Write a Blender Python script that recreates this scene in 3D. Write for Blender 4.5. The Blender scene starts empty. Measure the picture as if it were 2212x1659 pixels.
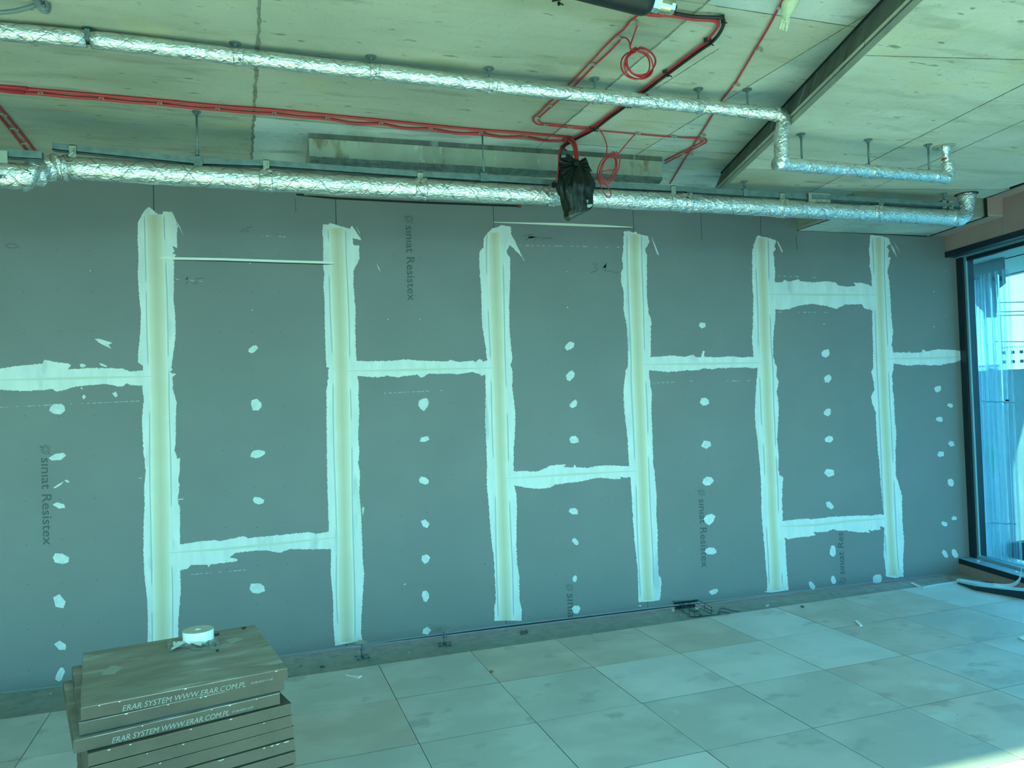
import bpy, math, random
from mathutils import Vector, Matrix, noise
SC = bpy.context.scene
COL = SC.collection
random.seed(7)

# ------------------------------------------------------------------ camera
W_PX, H_PX = 2212, 1659
FPX = 1651.0
YAW, PITCH, ROLL = .2957, .0221, -.0332
EYE = Vector((0, 0, 1.7484))
_f = Vector((math.sin(YAW)*math.cos(PITCH), math.cos(YAW)*math.cos(PITCH), math.sin(PITCH)))
_r0 = Vector((math.cos(YAW), -math.sin(YAW), 0)); _u0 = _r0.cross(_f)
_r = _r0*math.cos(ROLL) + _u0*math.sin(ROLL)
_u = _u0*math.cos(ROLL) - _r0*math.sin(ROLL)
cam = bpy.data.cameras.new('camera'); camo = bpy.data.objects.new('camera', cam); COL.objects.link(camo)
cam.sensor_fit = 'HORIZONTAL'; cam.sensor_width = 36.0; cam.lens = FPX/W_PX*36.0
cam.clip_start = .05; cam.clip_end = 2000
m = Matrix((( _r.x, _u.x, -_f.x, EYE.x), (_r.y, _u.y, -_f.y, EYE.y), (_r.z, _u.z, -_f.z, EYE.z), (0, 0, 0, 1)))
camo.matrix_world = m
SC.camera = camo
SC.view_settings.view_transform = 'Standard'; SC.view_settings.look = 'None'
SC.view_settings.gamma = 1; SC.view_settings.use_curve_mapping = False
SC.view_settings.exposure = 1.22

# ------------------------------------------------------------------ sky and sun
wd = bpy.data.worlds.new('sky'); SC.world = wd; wd.use_nodes = True
nt = wd.node_tree; nt.nodes.clear()
o_ = nt.nodes.new('ShaderNodeOutputWorld'); b_ = nt.nodes.new('ShaderNodeBackground')
tc = nt.nodes.new('ShaderNodeTexCoord'); sx = nt.nodes.new('ShaderNodeSeparateXYZ'); cr = nt.nodes.new('ShaderNodeValToRGB')
nt.links.new(tc.outputs['Generated'], sx.inputs[0]); nt.links.new(sx.outputs[2], cr.inputs[0])
nt.links.new(cr.outputs[0], b_.inputs[0]); nt.links.new(b_.outputs[0], o_.inputs[0])
e = cr.color_ramp.elements
e[0].position = 0.0; e[0].color = (.56, .91, 1.0, 1)
e[1].position = .9; e[1].color = (.10, .45, .95, 1)
n_ = cr.color_ramp.elements.new(.25); n_.color = (.27, .68, 1.0, 1)
b_.inputs[1].default_value = 4.8
sun = bpy.data.lights.new('sun', 'SUN'); suno = bpy.data.objects.new('sun', sun); COL.objects.link(suno)
sun.energy = 10.0; sun.angle = math.radians(.6); sun.color = (1, .93, .67)
SUN_DIR = Vector((-.10, 5.22, -2.83)).normalized()
suno.rotation_euler = SUN_DIR.to_track_quat('-Z', 'Y').to_euler()
suno.location = (0, -12, 9)

# ------------------------------------------------------------------ pixel helpers
D = 5.6393          # distance of the back wall
HZ, LZ = 3.36, 3.16  # upper and lower soffit of the concrete ceiling
FH = .122           # height of the raised floor
def ray(px, py): return _f*FPX + _r*(px-W_PX/2) + _u*(H_PX/2-py)
def onY(px, py, Y=D):
    d = ray(px, py); return EYE + d*(Y/d.y)
def onZ(px, py, Z):
    d = ray(px, py); return EYE + d*((Z-EYE.z)/d.z)
def onF(px, py, off):
    d = ray(px, py); a = 6.01+off-.2*D; return EYE + d*(a/(d.x-.2*d.y))
def FX(y, off=0): return 6.01+off-.2*(D-y)

# ------------------------------------------------------------------ materials
MATS = {}
def mat(name, col=(.5,.5,.5), rough=.6, metal=0, spots=None, bump=0, bscale=40, scale=3, col2=None, aniso=(1,1,1), detail=6, lo=.35, hi=.65):
    """procedural material; col2 mixes in by large noise, spots=(colour, scale, threshold) small marks"""
    if name in MATS: return MATS[name]
    m = bpy.data.materials.new(name); m.use_nodes = True; MATS[name] = m
    t = m.node_tree; N = t.nodes; L = t.links
    p = N['Principled BSDF']; p.inputs['Base Color'].default_value = (*col, 1)
    p.inputs['Roughness'].default_value = rough; p.inputs['Metallic'].default_value = metal
    tc = N.new('ShaderNodeTexCoord'); mp = N.new('ShaderNodeMapping'); mp.inputs['Scale'].default_value = aniso
    L.new(tc.outputs['Object'], mp.inputs[0])
    out = None
    if col2:
        n = N.new('ShaderNodeTexNoise'); n.inputs['Scale'].default_value = scale; n.inputs['Detail'].default_value = detail
        L.new(mp.outputs[0], n.inputs['Vector'])
        r = N.new('ShaderNodeValToRGB'); r.color_ramp.elements[0].position = lo; r.color_ramp.elements[1].position = hi
        r.color_ramp.elements[0].color = (*col, 1); r.color_ramp.elements[1].color = (*col2, 1)
        L.new(n.outputs[0], r.inputs[0]); out = r.outputs[0]
    for sp in (spots or []):
        c, s, th = sp[:3]
        n = N.new('ShaderNodeTexNoise'); n.inputs['Scale'].default_value = s; n.inputs['Detail'].default_value = 5
        L.new(mp.outputs[0], n.inputs['Vector'])
        r = N.new('ShaderNodeValToRGB'); r.color_ramp.elements[0].position = th; r.color_ramp.elements[1].position = th+.09
        L.new(n.outputs[0], r.inputs[0])
        mx = N.new('ShaderNodeMixRGB'); L.new(r.outputs[0], mx.inputs[0])
        if out: L.new(out, mx.inputs[1])
        else: mx.inputs[1].default_value = (*col, 1)
        mx.inputs[2].default_value = (*c, 1); out = mx.outputs[0]
    if out: L.new(out, p.inputs['Base Color'])
    if bump:
        n = N.new('ShaderNodeTexNoise'); n.inputs['Scale'].default_value = bscale; n.inputs['Detail'].default_value = 4
        L.new(mp.outputs[0], n.inputs['Vector'])
        bp = N.new('ShaderNodeBump'); bp.inputs['Strength'].default_value = bump; bp.inputs['Distance'].default_value = .01
        L.new(n.outputs[0], bp.inputs['Height']); L.new(bp.outputs[0], p.inputs['Normal'])
    return m

def concrete(name, a, b, dark, light=None):
    m = bpy.data.materials.new(name); m.use_nodes = True; t = m.node_tree; N = t.nodes; L = t.links
    p = N['Principled BSDF']; p.inputs['Roughness'].default_value = .8
    tc = N.new('ShaderNodeTexCoord')
    oi = N.new('ShaderNodeObjectInfo')
    def nz(sc, det, an, dist=0):
        mp = N.new('ShaderNodeMapping'); mp.inputs['Scale'].default_value = an; L.new(tc.outputs['Object'], mp.inputs[0])
        n = N.new('ShaderNodeTexNoise'); n.inputs['Scale'].default_value = sc; n.inputs['Detail'].default_value = det; n.inputs['Distortion'].default_value = dist
        L.new(mp.outputs[0], n.inputs['Vector']); return n.outputs[0]
    def mix(prev, col, fac, lo, hi, amt=1):
        r = N.new('ShaderNodeMapRange'); r.inputs[1].default_value = lo; r.inputs[2].default_value = hi; r.inputs[4].default_value = amt; L.new(fac, r.inputs[0])
        x = N.new('ShaderNodeMixRGB'); L.new(r.outputs[0], x.inputs[0]); L.new(prev, x.inputs[1]) if not isinstance(prev, tuple) else setattr(x.inputs[1], 'default_value', (*prev, 1))
        x.inputs[2].default_value = (*col, 1); return x.outputs[0]
    o = mix(a, b, nz(1.1, 8, (1,1.4,1), .6), .38, .62)
    o = mix(o, (a[0]*.80, a[1]*.80, a[2]*.68), nz(2.2, 9, (.5,2.4,1), .4), .50, .72, .75)
    o = mix(o, (b[0]*1.0, b[1]*.93, b[2]*.66), nz(1.7, 5, (1,1,1), 1), .56, .72, .6)
    if light: o = mix(o, light, nz(1.4, 6, (1,1,1), .8), .5, .62, .85)
    o = mix(o, dark, nz(5.5, 9, (.45,2.2,1), .3), .56, .70, .8)
    o = mix(o, (dark[0]*.6, dark[1]*.6, dark[2]*.5), nz(17, 3, (.55,1.6,1)), .67, .73, .9)
    o = mix(o, (dark[0]*.7, dark[1]*.7, dark[2]*.6), nz(60, 2, (1,1,1)), .70, .74, .6)
    L.new(o, p.inputs['Base Color'])
    bp = N.new('ShaderNodeBump'); bp.inputs['Strength'].default_value = .35; bp.inputs['Distance'].default_value = .01
    L.new(nz(24, 6, (1,1,1)), bp.inputs['Height']); L.new(bp.outputs[0], p.inputs['Normal'])
    return m
M_CON = concrete('formed_concrete', (.38,.39,.31), (.48,.48,.385), (.28,.28,.22))
M_CON2 = concrete('formed_concrete_pale', (.48,.49,.40), (.60,.60,.50), (.36,.36,.28), (.56,.58,.49))
M_CON3 = concrete('formed_concrete_blue', (.42,.50,.47), (.60,.66,.62), (.30,.34,.31), (.66,.70,.66))
M_CON4 = concrete('formed_concrete_grey', (.30,.33,.28), (.40,.41,.34), (.24,.25,.21))
M_BEAM = mat('stained_beam_concrete', (.46,.46,.35), .85, 0, col2=(.33,.33,.25), scale=2.0, aniso=(2.2,1,1.0), bump=.4, bscale=25, spots=[((.24,.20,.11), 4, .61), ((.55,.55,.45), 9, .62)])
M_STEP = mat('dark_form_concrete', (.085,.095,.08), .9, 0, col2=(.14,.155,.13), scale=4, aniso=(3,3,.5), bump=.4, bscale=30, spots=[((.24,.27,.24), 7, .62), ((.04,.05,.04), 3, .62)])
M_LIP = mat('chamfer_concrete', (.40,.43,.37), .9, 0, col2=(.30,.32,.28), scale=6, bump=.3)
M_DARK = mat('shade_and_black_parts', (.012,.02,.022), .9)  # near-black: painted shade in creases, also real gaps, sealant, holes and wires
M_WOOL = mat('rough_mortar', (.20,.23,.20), .95, 0, col2=(.12,.14,.12), scale=25, bump=1, bscale=60)
M_BOARD = mat('grey_board_paper', (.185,.20,.20), .75, 0, col2=(.20,.215,.215), scale=2, bump=.03, bscale=300, spots=[((.21,.25,.25), 5, .74)])
M_BACK = mat('wall_backing', (.03,.045,.05), .9)
M_COMP = mat('joint_compound', (.72,.745,.72), .7, 0, col2=(.62,.66,.65), scale=7, aniso=(2,2,.5), bump=.25, bscale=40, spots=[((.50,.55,.56), 3.2, .60)])
M_PATCH = mat('filler', (.66,.70,.70), .7, 0, col2=(.54,.60,.61), scale=30, bump=.4, bscale=50)
M_RIDGE = mat('trowel_ridge', (.38,.46,.48), .8)
M_BEAD = mat('joint_bead', (.78,.80,.70), .6)
M_PRINT = mat('grey_print', (.075,.10,.10), .8)
M_PENCIL = mat('pencil', (.06,.08,.08), .8)
M_SLAB = mat('rough_screed', (.27,.32,.28), .95, 0, col2=(.35,.39,.34), scale=12, bump=1.0, bscale=70, spots=[((.36,.39,.36), 30, .66), ((.12,.14,.13), 8, .66)])
def tile_mat(i, a, b):
    m = mat('floor_tile_%d' % i, a, .5, 0, col2=b, scale=2.6, aniso=(1,1.3,1), bump=.05, bscale=60, detail=10, lo=.42, hi=.60, spots=[((.62,.62,.56), 2.7, .62), (tuple(x*.84 for x in a), 4.3, .60), ((.25,.24,.20), 26, .735), ((.66,.68,.64), 60, .76)])
    # every tile samples its own part of the pattern
    N = m.node_tree.nodes; L = m.node_tree.links; oi = N.new('ShaderNodeObjectInfo'); mu = N.new('ShaderNodeVectorMath'); mu.operation = 'SCALE'; mu.inputs[3].default_value = 1.7
    L.new(oi.outputs['Location'], mu.inputs[0])
    for n in [n for n in N if n.type == 'MAPPING']: L.new(mu.outputs[0], n.inputs['Location'])
    return m
M_TILE = [tile_mat(0, (.50,.50,.455), (.59,.585,.54)), tile_mat(1, (.52,.46,.39), (.61,.55,.48)), tile_mat(2, (.60,.60,.56), (.68,.68,.64)), tile_mat(3, (.48,.475,.435), (.57,.545,.50))]
M_TEDGE = mat('tile_edge', (.14,.14,.12), .8)
M_GALV = mat('galvanised_steel', (.20,.27,.27), .5, .5, col2=(.14,.20,.20), scale=20)
M_STEELB = mat('bright_plate', (.46,.50,.42), .4, .5, col2=(.36,.40,.34), scale=15)
M_RED = mat('red_cable_sheath', (.52,.022,.03), .4)
M_BLACK = mat('black_rubber', (.010,.013,.012), .45)
M_GREYC = mat('grey_cable_sheath', (.15,.19,.19), .5)
M_BRASS = mat('nickel_brass', (.66,.66,.50), .25, .95)
M_PINK = mat('fire_board', (.44,.28,.26), .85, 0, col2=(.50,.33,.30), scale=3, bump=.15, spots=[((.26,.17,.15), 5, .66)])
M_PINK2 = mat('fire_board_soffit', (.55,.42,.39), .85, 0, col2=(.48,.36,.34), scale=5)
M_FRAME = mat('anodised_frame', (.008,.022,.035), .35)
M_FRAMEL = mat('frame_foil', (.20,.36,.40), .4)
M_FELT = mat('panel_core', (.060,.054,.043), .95, 0, col2=(.076,.068,.054), scale=8, bump=.15, bscale=90, spots=[((.10,.09,.075), 20, .70)])
M_PTOP = mat('panel_top', (.235,.225,.185), .7, 0, col2=(.32,.325,.29), scale=7, aniso=(.7,2.4,1), bump=.15, bscale=60, spots=[((.42,.44,.41), 5, .57), ((.12,.11,.08), 8, .70)])
M_EDGEB = mat('panel_edge', (.10,.09,.068), .85, 0, col2=(.12,.108,.082), scale=6)
M_INK = mat('pale_ink', (.19,.225,.215), .8)
M_ROLL = mat('foam_tape', (.86,.90,.86), .8)
M_ROLLT = mat('foam_tape_side', (.52,.56,.50), .9, 0, col2=(.58,.62,.56), scale=40)
M_WHITE = mat('white_scrap', (.80,.84,.82), .7)
M_GLOVE = mat('latex', (.72,.72,.48), .55, 0, col2=(.60,.62,.44), scale=25, bump=.4, bscale=60)
M_REBAR = mat('rebar', (.04,.07,.075), .6)
M_CHIP = mat('rubble', (.12,.13,.11), .9)

def foil_mat():
    m = bpy.data.materials.new('aluminium_foil'); m.use_nodes = True; t = m.node_tree; N = t.nodes; L = t.links
    p = N['Principled BSDF']; p.inputs['Metallic'].default_value = .93; p.inputs['Roughness'].default_value = .20
    a = N.new('ShaderNodeAttribute'); a.attribute_name = 'along'; b = N.new('ShaderNodeAttribute'); b.attribute_name = 'around'
    def mth(op, x, y=None):
        n = N.new('ShaderNodeMath'); n.operation = op
        for i, v in enumerate((x, y)):
            if v is None: continue
            if isinstance(v, (int, float)): n.inputs[i].default_value = v
            else: L.new(v, n.inputs[i])
        return n.outputs[0]
    lines = None
    for s in (1, -1):
        v = mth('ADD', mth('MULTIPLY', a.outputs['Fac'], 7.0), mth('MULTIPLY', b.outputs['Fac'], 2.0*s))
        k = mth('LESS_THAN', mth('FRACT', v), .035)
        lines = k if lines is None else mth('MAXIMUM', lines, k)
    nz = N.new('ShaderNodeTexNoise'); nz.inputs['Scale'].default_value = 9; tc = N.new('ShaderNodeTexCoord'); L.new(tc.outputs['Object'], nz.inputs['Vector'])
    k = mth('MULTIPLY', lines, mth('GREATER_THAN', nz.outputs[0], .47))
    mx = N.new('ShaderNodeMixRGB'); L.new(mth('MULTIPLY', k, .8), mx.inputs[0]); mx.inputs[1].default_value = (.80,.82,.80,1); mx.inputs[2].default_value = (.14,.16,.15,1)
    L.new(mx.outputs[0], p.inputs['Base Color'])
    mp = N.new('ShaderNodeMapping'); mp.inputs['Scale'].default_value = (1.0,1.6,1.6); mp.inputs['Rotation'].default_value = (0,.6,.5); L.new(tc.outputs['Object'], mp.inputs[0])
    n2 = N.new('ShaderNodeTexNoise'); n2.inputs['Scale'].default_value = 34; n2.inputs['Detail'].default_value = 7; n2.inputs['Distortion'].default_value = 1.0; L.new(mp.outputs[0], n2.inputs['Vector'])
    bp = N.new('ShaderNodeBump'); bp.inputs['Strength'].default_value = .75; bp.inputs['Distance'].default_value = .012
    L.new(n2.outputs[0], bp.inputs['Height']); L.new(bp.outputs[0], p.inputs['Normal'])
    return m
M_FOIL = foil_mat()

def strip_mat():   # cream centre strip: brown in the middle, paler to the sides
    m = bpy.data.materials.new('taped_joint'); m.use_nodes = True; t = m.node_tree; N = t.nodes; L = t.links
    p = N['Principled BSDF']; p.inputs['Roughness'].default_value = .75
    a = N.new('ShaderNodeAttribute'); a.attribute_name = 'across'
    nz = N.new('ShaderNodeTexNoise'); nz.inputs['Scale'].default_value = 6; tc = N.new('ShaderNodeTexCoord'); L.new(tc.outputs['Object'], nz.inputs['Vector'])
    mm = N.new('ShaderNodeMath'); mm.operation = 'MULTIPLY_ADD'; mm.inputs[1].default_value = .35; mm.inputs[2].default_value = -.17; L.new(nz.outputs[0], mm.inputs[0])
    ad = N.new('ShaderNodeMath'); ad.operation = 'ADD'; L.new(a.outputs['Fac'], ad.inputs[0]); L.new(mm.outputs[0], ad.inputs[1])
    r = N.new('ShaderNodeValToRGB'); el = r.color_ramp.elements
    el[0].position = 0; el[0].color = (.55,.52,.385,1); el[1].position = 1; el[1].color = (.74,.755,.67,1)
    x = el.new(.4); x.color = (.60,.575,.44,1); y = el.new(.8); y.color = (.66,.655,.535,1)
    L.new(ad.outputs[0], r.inputs[0]); L.new(r.outputs[0], p.inputs['Base Color'])
    return m
M_STRIP = strip_mat()

def clear_mat(name, tint, gloss, white=0, rough=.02, stripes=False):
    m = bpy.data.materials.new(name); m.use_nodes = True; t = m.node_tree; N = t.nodes; L = t.links; N.clear()
    o = N.new('ShaderNodeOutputMaterial'); tr = N.new('ShaderNodeBsdfTransparent'); tr.inputs[0].default_value = (*tint, 1)
    g = N.new('ShaderNodeBsdfGlossy'); g.inputs['Roughness'].default_value = rough
    lw = N.new('ShaderNodeLayerWeight'); lw.inputs[0].default_value = gloss
    mx = N.new('ShaderNodeMixShader'); L.new(lw.outputs['Fresnel'], mx.inputs[0]); L.new(tr.outputs[0], mx.inputs[1]); L.new(g.outputs[0], mx.inputs[2])
    last = mx.outputs[0]
    if white:
        df = N.new('ShaderNodeBsdfTranslucent'); df.inputs[0].default_value = (.8,.9,.9,1)
        d2 = N.new('ShaderNodeBsdfDiffuse'); d2.inputs[0].default_value = (.8,.9,.9,1)
        m0 = N.new('ShaderNodeMixShader'); L.new(df.outputs[0], m0.inputs[1]); L.new(d2.outputs[0], m0.inputs[2])
        m2 = N.new('ShaderNodeMixShader'); m2.inputs[0].default_value = white
        if stripes:
            tc = N.new('ShaderNodeTexCoord'); mp = N.new('ShaderNodeMapping'); mp.inputs['Scale'].default_value = (14,14,.14); L.new(tc.outputs['Object'], mp.inputs[0])
            nz = N.new('ShaderNodeTexNoise'); nz.inputs['Scale'].default_value = 3; nz.inputs['Detail'].default_value = 4; L.new(mp.outputs[0], nz.inputs['Vector'])
            r = N.new('ShaderNodeMapRange'); r.inputs[1].default_value = .4; r.inputs[2].default_value = .7; r.inputs[3].default_value = white*.1; r.inputs[4].default_value = min(1, white*2.4)
            L.new(nz.outputs[0], r.inputs[0]); L.new(r.outputs[0], m2.inputs[0])
        L.new(last, m2.inputs[1]); L.new(m0.outputs[0], m2.inputs[2]); last = m2.outputs[0]
    L.new(last, o.inputs[0]); return m
M_GLASS = clear_mat('tinted_glass', (.36,.58,.62), .12)
M_GLASS2 = clear_mat('green_glass', (.75,.93,.86), .04)
M_FILM = clear_mat('plastic_film', (.80,.90,.95), .25, .36, .1, True)
M_WRAP = clear_mat('plastic_wrap', (.85,.9,.9), .35, .22, .12)

# ------------------------------------------------------------------ object helpers
def link(name, me, mats, parent=None, smooth=False):
    if not isinstance(mats, (list, tuple)): mats = [mats]
    for mm in mats: me.materials.append(mm)
    if smooth:
        me.polygons.foreach_set('use_smooth', [True]*len(me.polygons))
    o = bpy.data.objects.new(name, me); COL.objects.link(o)
    if parent: o.parent = parent
    return o
def mesh(name, vs, fs, mats, parent=None, smooth=False, mi=None, attr=None):
    me = bpy.data.meshes.new(name); me.from_pydata([tuple(v) for v in vs], [], fs); me.update()
    if attr:
        for k, vals in attr.items():
            a = me.attributes.new(k, 'FLOAT', 'POINT'); a.data.foreach_set('value', vals)
    o = link(name, me, mats, parent, smooth)
    if mi: me.polygons.foreach_set('material_index', mi)
    return o
def tag(o, label=None, cat=None, group=None, kind=None):
    if label: o['label'] = label
    if cat: o['category'] = cat
    if group: o['group'] = group
    if kind: o['kind'] = kind
    return o
def empty(name, loc=(0,0,0), **k):
    o = bpy.data.objects.new(name, None); COL.objects.link(o); o.location = loc; o.empty_display_size = .1
    return tag(o, **k)
RV = Vector
class MB:
    def __init__(s): s.v = []; s.f = []; s.m = []; s.a = {}
    def add(s, vs, fs, mi=0):
        n = len(s.v); s.v += [Vector(v) for v in vs]; s.f += [tuple(i+n for i in f) for f in fs]; s.m += [mi]*len(fs); return s
    def prism(s, poly, off, mi=0):
        n = len(poly); off = Vector(off); P = [Vector(p) for p in poly]
        return s.add(P+[p+off for p in P], [tuple(range(n))[::-1], tuple(range(n, 2*n))]+[(i, (i+1) % n, n+(i+1) % n, n+i) for i in range(n)], mi)
    def box(s, c, sz, rz=0, mi=0, ax=None):
        c = Vector(c); R = Matrix.Rotation(rz, 3, 'Z') if ax is None else ax
        v = [c + R @ Vector((x*sz[0]/2, y*sz[1]/2, z*sz[2]/2)) for x in (-1,1) for y in (-1,1) for z in (-1,1)]
        return s.add(v, [(0,1,3,2),(4,6,7,5),(0,4,5,1),(2,3,7,6),(0,2,6,4),(1,5,7,3)], mi)
    def tube(s, pts, r, seg=10, mi=0, caps=True, closed=False, wob=0, along0=0):
        P = [Vector(p) for p in pts]; n = len(P); up = Vector((0,0,1)); base = len(s.v); L = along0
        rs = r if isinstance(r, (list, tuple)) else [r]*n
        prev = None
        for i, p in enumerate(P):
            if closed: t = P[(i+1) % n]-P[i-1]
            else: t = P[min(i+1, n-1)]-P[max(i-1, 0)]
            t.normalize()
            if prev is None:
                a = t.cross(up)
                if a.length < .05: a = t.cross(Vector((0,1,0)))
                a.normalize()
            else:
                a = (prev - t*prev.dot(t)).normalized()
            prev = a; b = t.cross(a)
            if i: L += (P[i]-P[i-1]).length
            for k in range(seg):
                th = 2*math.pi*k/seg; d = a*math.cos(th)+b*math.sin(th); rr = rs[i]
                if wob: rr += wob*noise.noise(Vector((L*14+k*.25, th*1.6, 3.1)))+wob*.6*noise.noise(Vector((L*40+k*.9, th*3, 9.1)))
                s.v.append(p+d*rr); s.a.setdefault('along', []).append(L); s.a.setdefault('around', []).append(k/seg)
        m_ = n if closed else n-1
        for i in range(m_):
            for k in range(seg):
                k2 = (k+1) % seg; j = (i+1) % n
                s.f.append((base+i*seg+k, base+i*seg+k2, base+j*seg+k2, base+j*seg+k)); s.m.append(mi)
        if caps and not closed:
            s.f.append(tuple(base+k for k in range(seg))[::-1]); s.f.append(tuple(base+(n-1)*seg+k for k in range(seg))); s.m += [mi, mi]
        return s
    def disc(s, c, nrm, r, h, seg=16, mi=0):
        nrm = Vector(nrm).normalized(); return s.tube([Vector(c), Vector(c)+nrm*h], r, seg, mi)
    def build(s, name, mats, parent=None, smooth=False):
        at = s.a if s.a and all(len(v) == len(s.v) for v in s.a.values()) else None
        return mesh(name, s.v, s.f, mats, parent, smooth, s.m, at)
def smooth_path(P, n=6):
    P = [Vector(p) for p in P]; out = []
    for i in range(len(P)-1):
        p0 = P[max(i-1, 0)]; p1 = P[i]; p2 = P[i+1]; p3 = P[min(i+2, len(P)-1)]
        for k in range(n):
            t = k/n
            out.append(.5*((2*p1)+(p2-p0)*t+(2*p0-5*p1+4*p2-p3)*t*t+(3*p1-p0-3*p2+p3)*t**3))
    out.append(P[-1]); return out
def densify(P, step):
    out = []
    for i in range(len(P)-1):
        a, b = Vector(P[i]), Vector(P[i+1]); n = max(1, int((b-a).length/step))
        out += [a.lerp(b, k/n) for k in range(n)]
    out.append(Vector(P[-1])); return out
def clip(poly, a, b):   # keep the part left of the line a->b (2D)
    out = []; n = len(poly)
    def sd(p): return (b[0]-a[0])*(p[1]-a[1])-(b[1]-a[1])*(p[0]-a[0])
    for i in range(n):
        p, q = poly[i], poly[(i+1) % n]; sp, sq = sd(p), sd(q)
        if sp >= 0: out.append(p)
        if (sp >= 0) != (sq >= 0):
            t = sp/(sp-sq); out.append((p[0]+(q[0]-p[0])*t, p[1]+(q[1]-p[1])*t))
    return out
def inset(poly, g):
    n = len(poly); A = sum(poly[i][0]*poly[(i+1) % n][1]-poly[(i+1) % n][0]*poly[i][1] for i in range(n))
    if A < 0: poly = poly[::-1]
    out = poly
    for i in range(n):
        p, q = poly[i], poly[(i+1) % n]; dx, dy = q[0]-p[0], q[1]-p[1]; L = math.hypot(dx, dy)
        if L < 1e-6: continue
        nx, ny = -dy/L*g, dx/L*g
        out = clip(out, (p[0]+nx, p[1]+ny), (q[0]+nx, q[1]+ny))
        if len(out) < 3: return []
    return out

# ================================================================== SETTING
# ---- floor: screed slab and raised floor tiles
fl = MB().box((0, 1.6, -.1), (14, 8.4, .2)).build('floor', M_SLAB); tag(fl, kind='structure')
TX, TY, TR = .5516, 4.8841, .0393
tc_, ts_ = math.cos(TR), math.sin(TR)
def grid(i, j): return (TX+.6*(tc_*i+ts_*j), TY+.6*(ts_*i-tc_*j))
edge_a = onZ(2062, 1258, FH); edge_b = onZ(2212, 1296, FH)
for j in range(0, 12):
    for i in range(-8, 9):
        q = [grid(i, j+1), grid(i+1, j+1), grid(i+1, j), grid(i, j)]
        q = clip(q, (edge_b.x, edge_b.y), (edge_a.x, edge_a.y))
        if len(q) < 3: continue
        q = inset(q, .0009)
        if len(q) < 3: continue
        w = random.random(); mi = 0 if w < .36 else 1 if w < .6 else 2 if w < .86 else 3
        fixed = {(3,0):1,(4,0):2,(5,0):1,(6,0):1,(7,0):2,(2,0):1,(1,0):1,(3,1):2,(4,1):2,(5,1):1,(2,1):2,(0,0):0,(0,1):0,(1,1):0,(5,2):0,(4,2):1,(3,2):0,(6,1):3,(7,1):0,(6,2):0}
        mi = fixed.get((i, j), mi)
        zt = FH+random.uniform(-.0006, .0006)
        cx = sum(p[0] for p in q)/len(q); cy = sum(p[1] for p in q)/len(q)
        mb = MB(); n = len(q)
        top = [(p[0]-cx, p[1]-cy, zt) for p in inset(q, .0008)]
        if len(top) != n: top = [(p[0]-cx, p[1]-cy, zt) for p in q]
        mid = [(p[0]-cx, p[1]-cy, zt-.0014) for p in q]; bot = [(p[0]-cx, p[1]-cy, FH-.038) for p in q]
        mb.add(top, [tuple(range(n))]); mb.add(top+mid, [(k, n+k, n+(k+1) % n, (k+1) % n) for k in range(n)], 1)
        mb.add(mid+bot, [(k, n+k, n+(k+1) % n, (k+1) % n) for k in range(n)]+[tuple(range(n, 2*n))[::-1]], 1)
        t = mb.build('floor_tile', [M_TILE[mi], M_TEDGE], fl); t.location = (cx, cy, 0)

# ---- ceiling: deck, formed panels, stepped lower soffit, beams
ce = MB().box((0, 1.6, HZ+.165), (14, 8.4, .3)).build('ceiling', mat('joint_dirt', (.15,.16,.13), .95)); tag(ce, kind='structure')
def panel(poly, z, th, m, g=.003, name='concrete_panel', bev=True):
    q = inset(poly, g)
    if len(q) < 3: return
    return MB().prism([(p[0], p[1], z) for p in q], (0, 0, th)).build(name, m, ce)
step_b = [onZ(1993, 0, LZ), onZ(1874, 121, LZ), onZ(1695, 288, LZ), onZ(1564, 407, LZ)]
sdir = (step_b[3]-step_b[0]); sdir /= sdir.y
def stepx(y, dx=0): return step_b[0].x+sdir.x*(y-step_b[0].y)+dx
# upper region split by joints
UP = [(-6.5, -2.4), (stepx(-2.4, .03), -2.4), (stepx(D, .35), D), (-6.5, D)]
PJ = ((-1.30, 4.355), (1.09, 4.436)); pm = (PJ[1][1]-PJ[0][1])/(PJ[1][0]-PJ[0][0])
def split(polys, a, b, test=lambda c: True):
    out = []
    for q, mm in polys:
        cx = (sum(p[0] for p in q)/len(q), sum(p[1] for p in q)/len(q))
        if not test(cx): out.append((q, mm)); continue
        for aa, bb in ((a, b), (b, a)):
            r = clip(q, aa, bb)
            if len(r) >= 3: out.append((r, mm))
    return out
P = [(UP, M_CON)]
P = split(P, PJ[0], (PJ[0][0]+10, PJ[0][1]+10*pm))
T1 = ((-.033, 3.12), (-.134, 5.15)); T2 = ((1.716, 2.875), (1.629, 4.301)); T3 = ((2.45, 2.76), (2.31, 4.64))
P = split(P, *T1); P = split(P, *T2); P = split(P, *T3)
T0 = ((-2.45, 3.0), (-2.55, 5.0)); P = split(P, *T0)
P2 = ((1.775, 2.743), (2.433, 2.759)); P = split(P, P2[0], P2[1], lambda c: True)
P = split(P, (-1.3, 5.02), (1.09, 5.10), lambda c: c[1] > 4.45)
for q, _ in P:
    cx = sum(p[0] for p in q)/len(q); cy = sum(p[1] for p in q)/len(q)
    mm = M_CON
    if cx > 2.35: mm = M_CON3
    elif cx > 1.7 and cy < 2.7: mm = M_CON3
    elif cy > 4.5 and cx > -.1: mm = M_CON3
    elif cy > 4.5: mm = M_CON
    elif cx > 1.7: mm = M_CON2
    panel(q, HZ, .02, mm)
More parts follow.
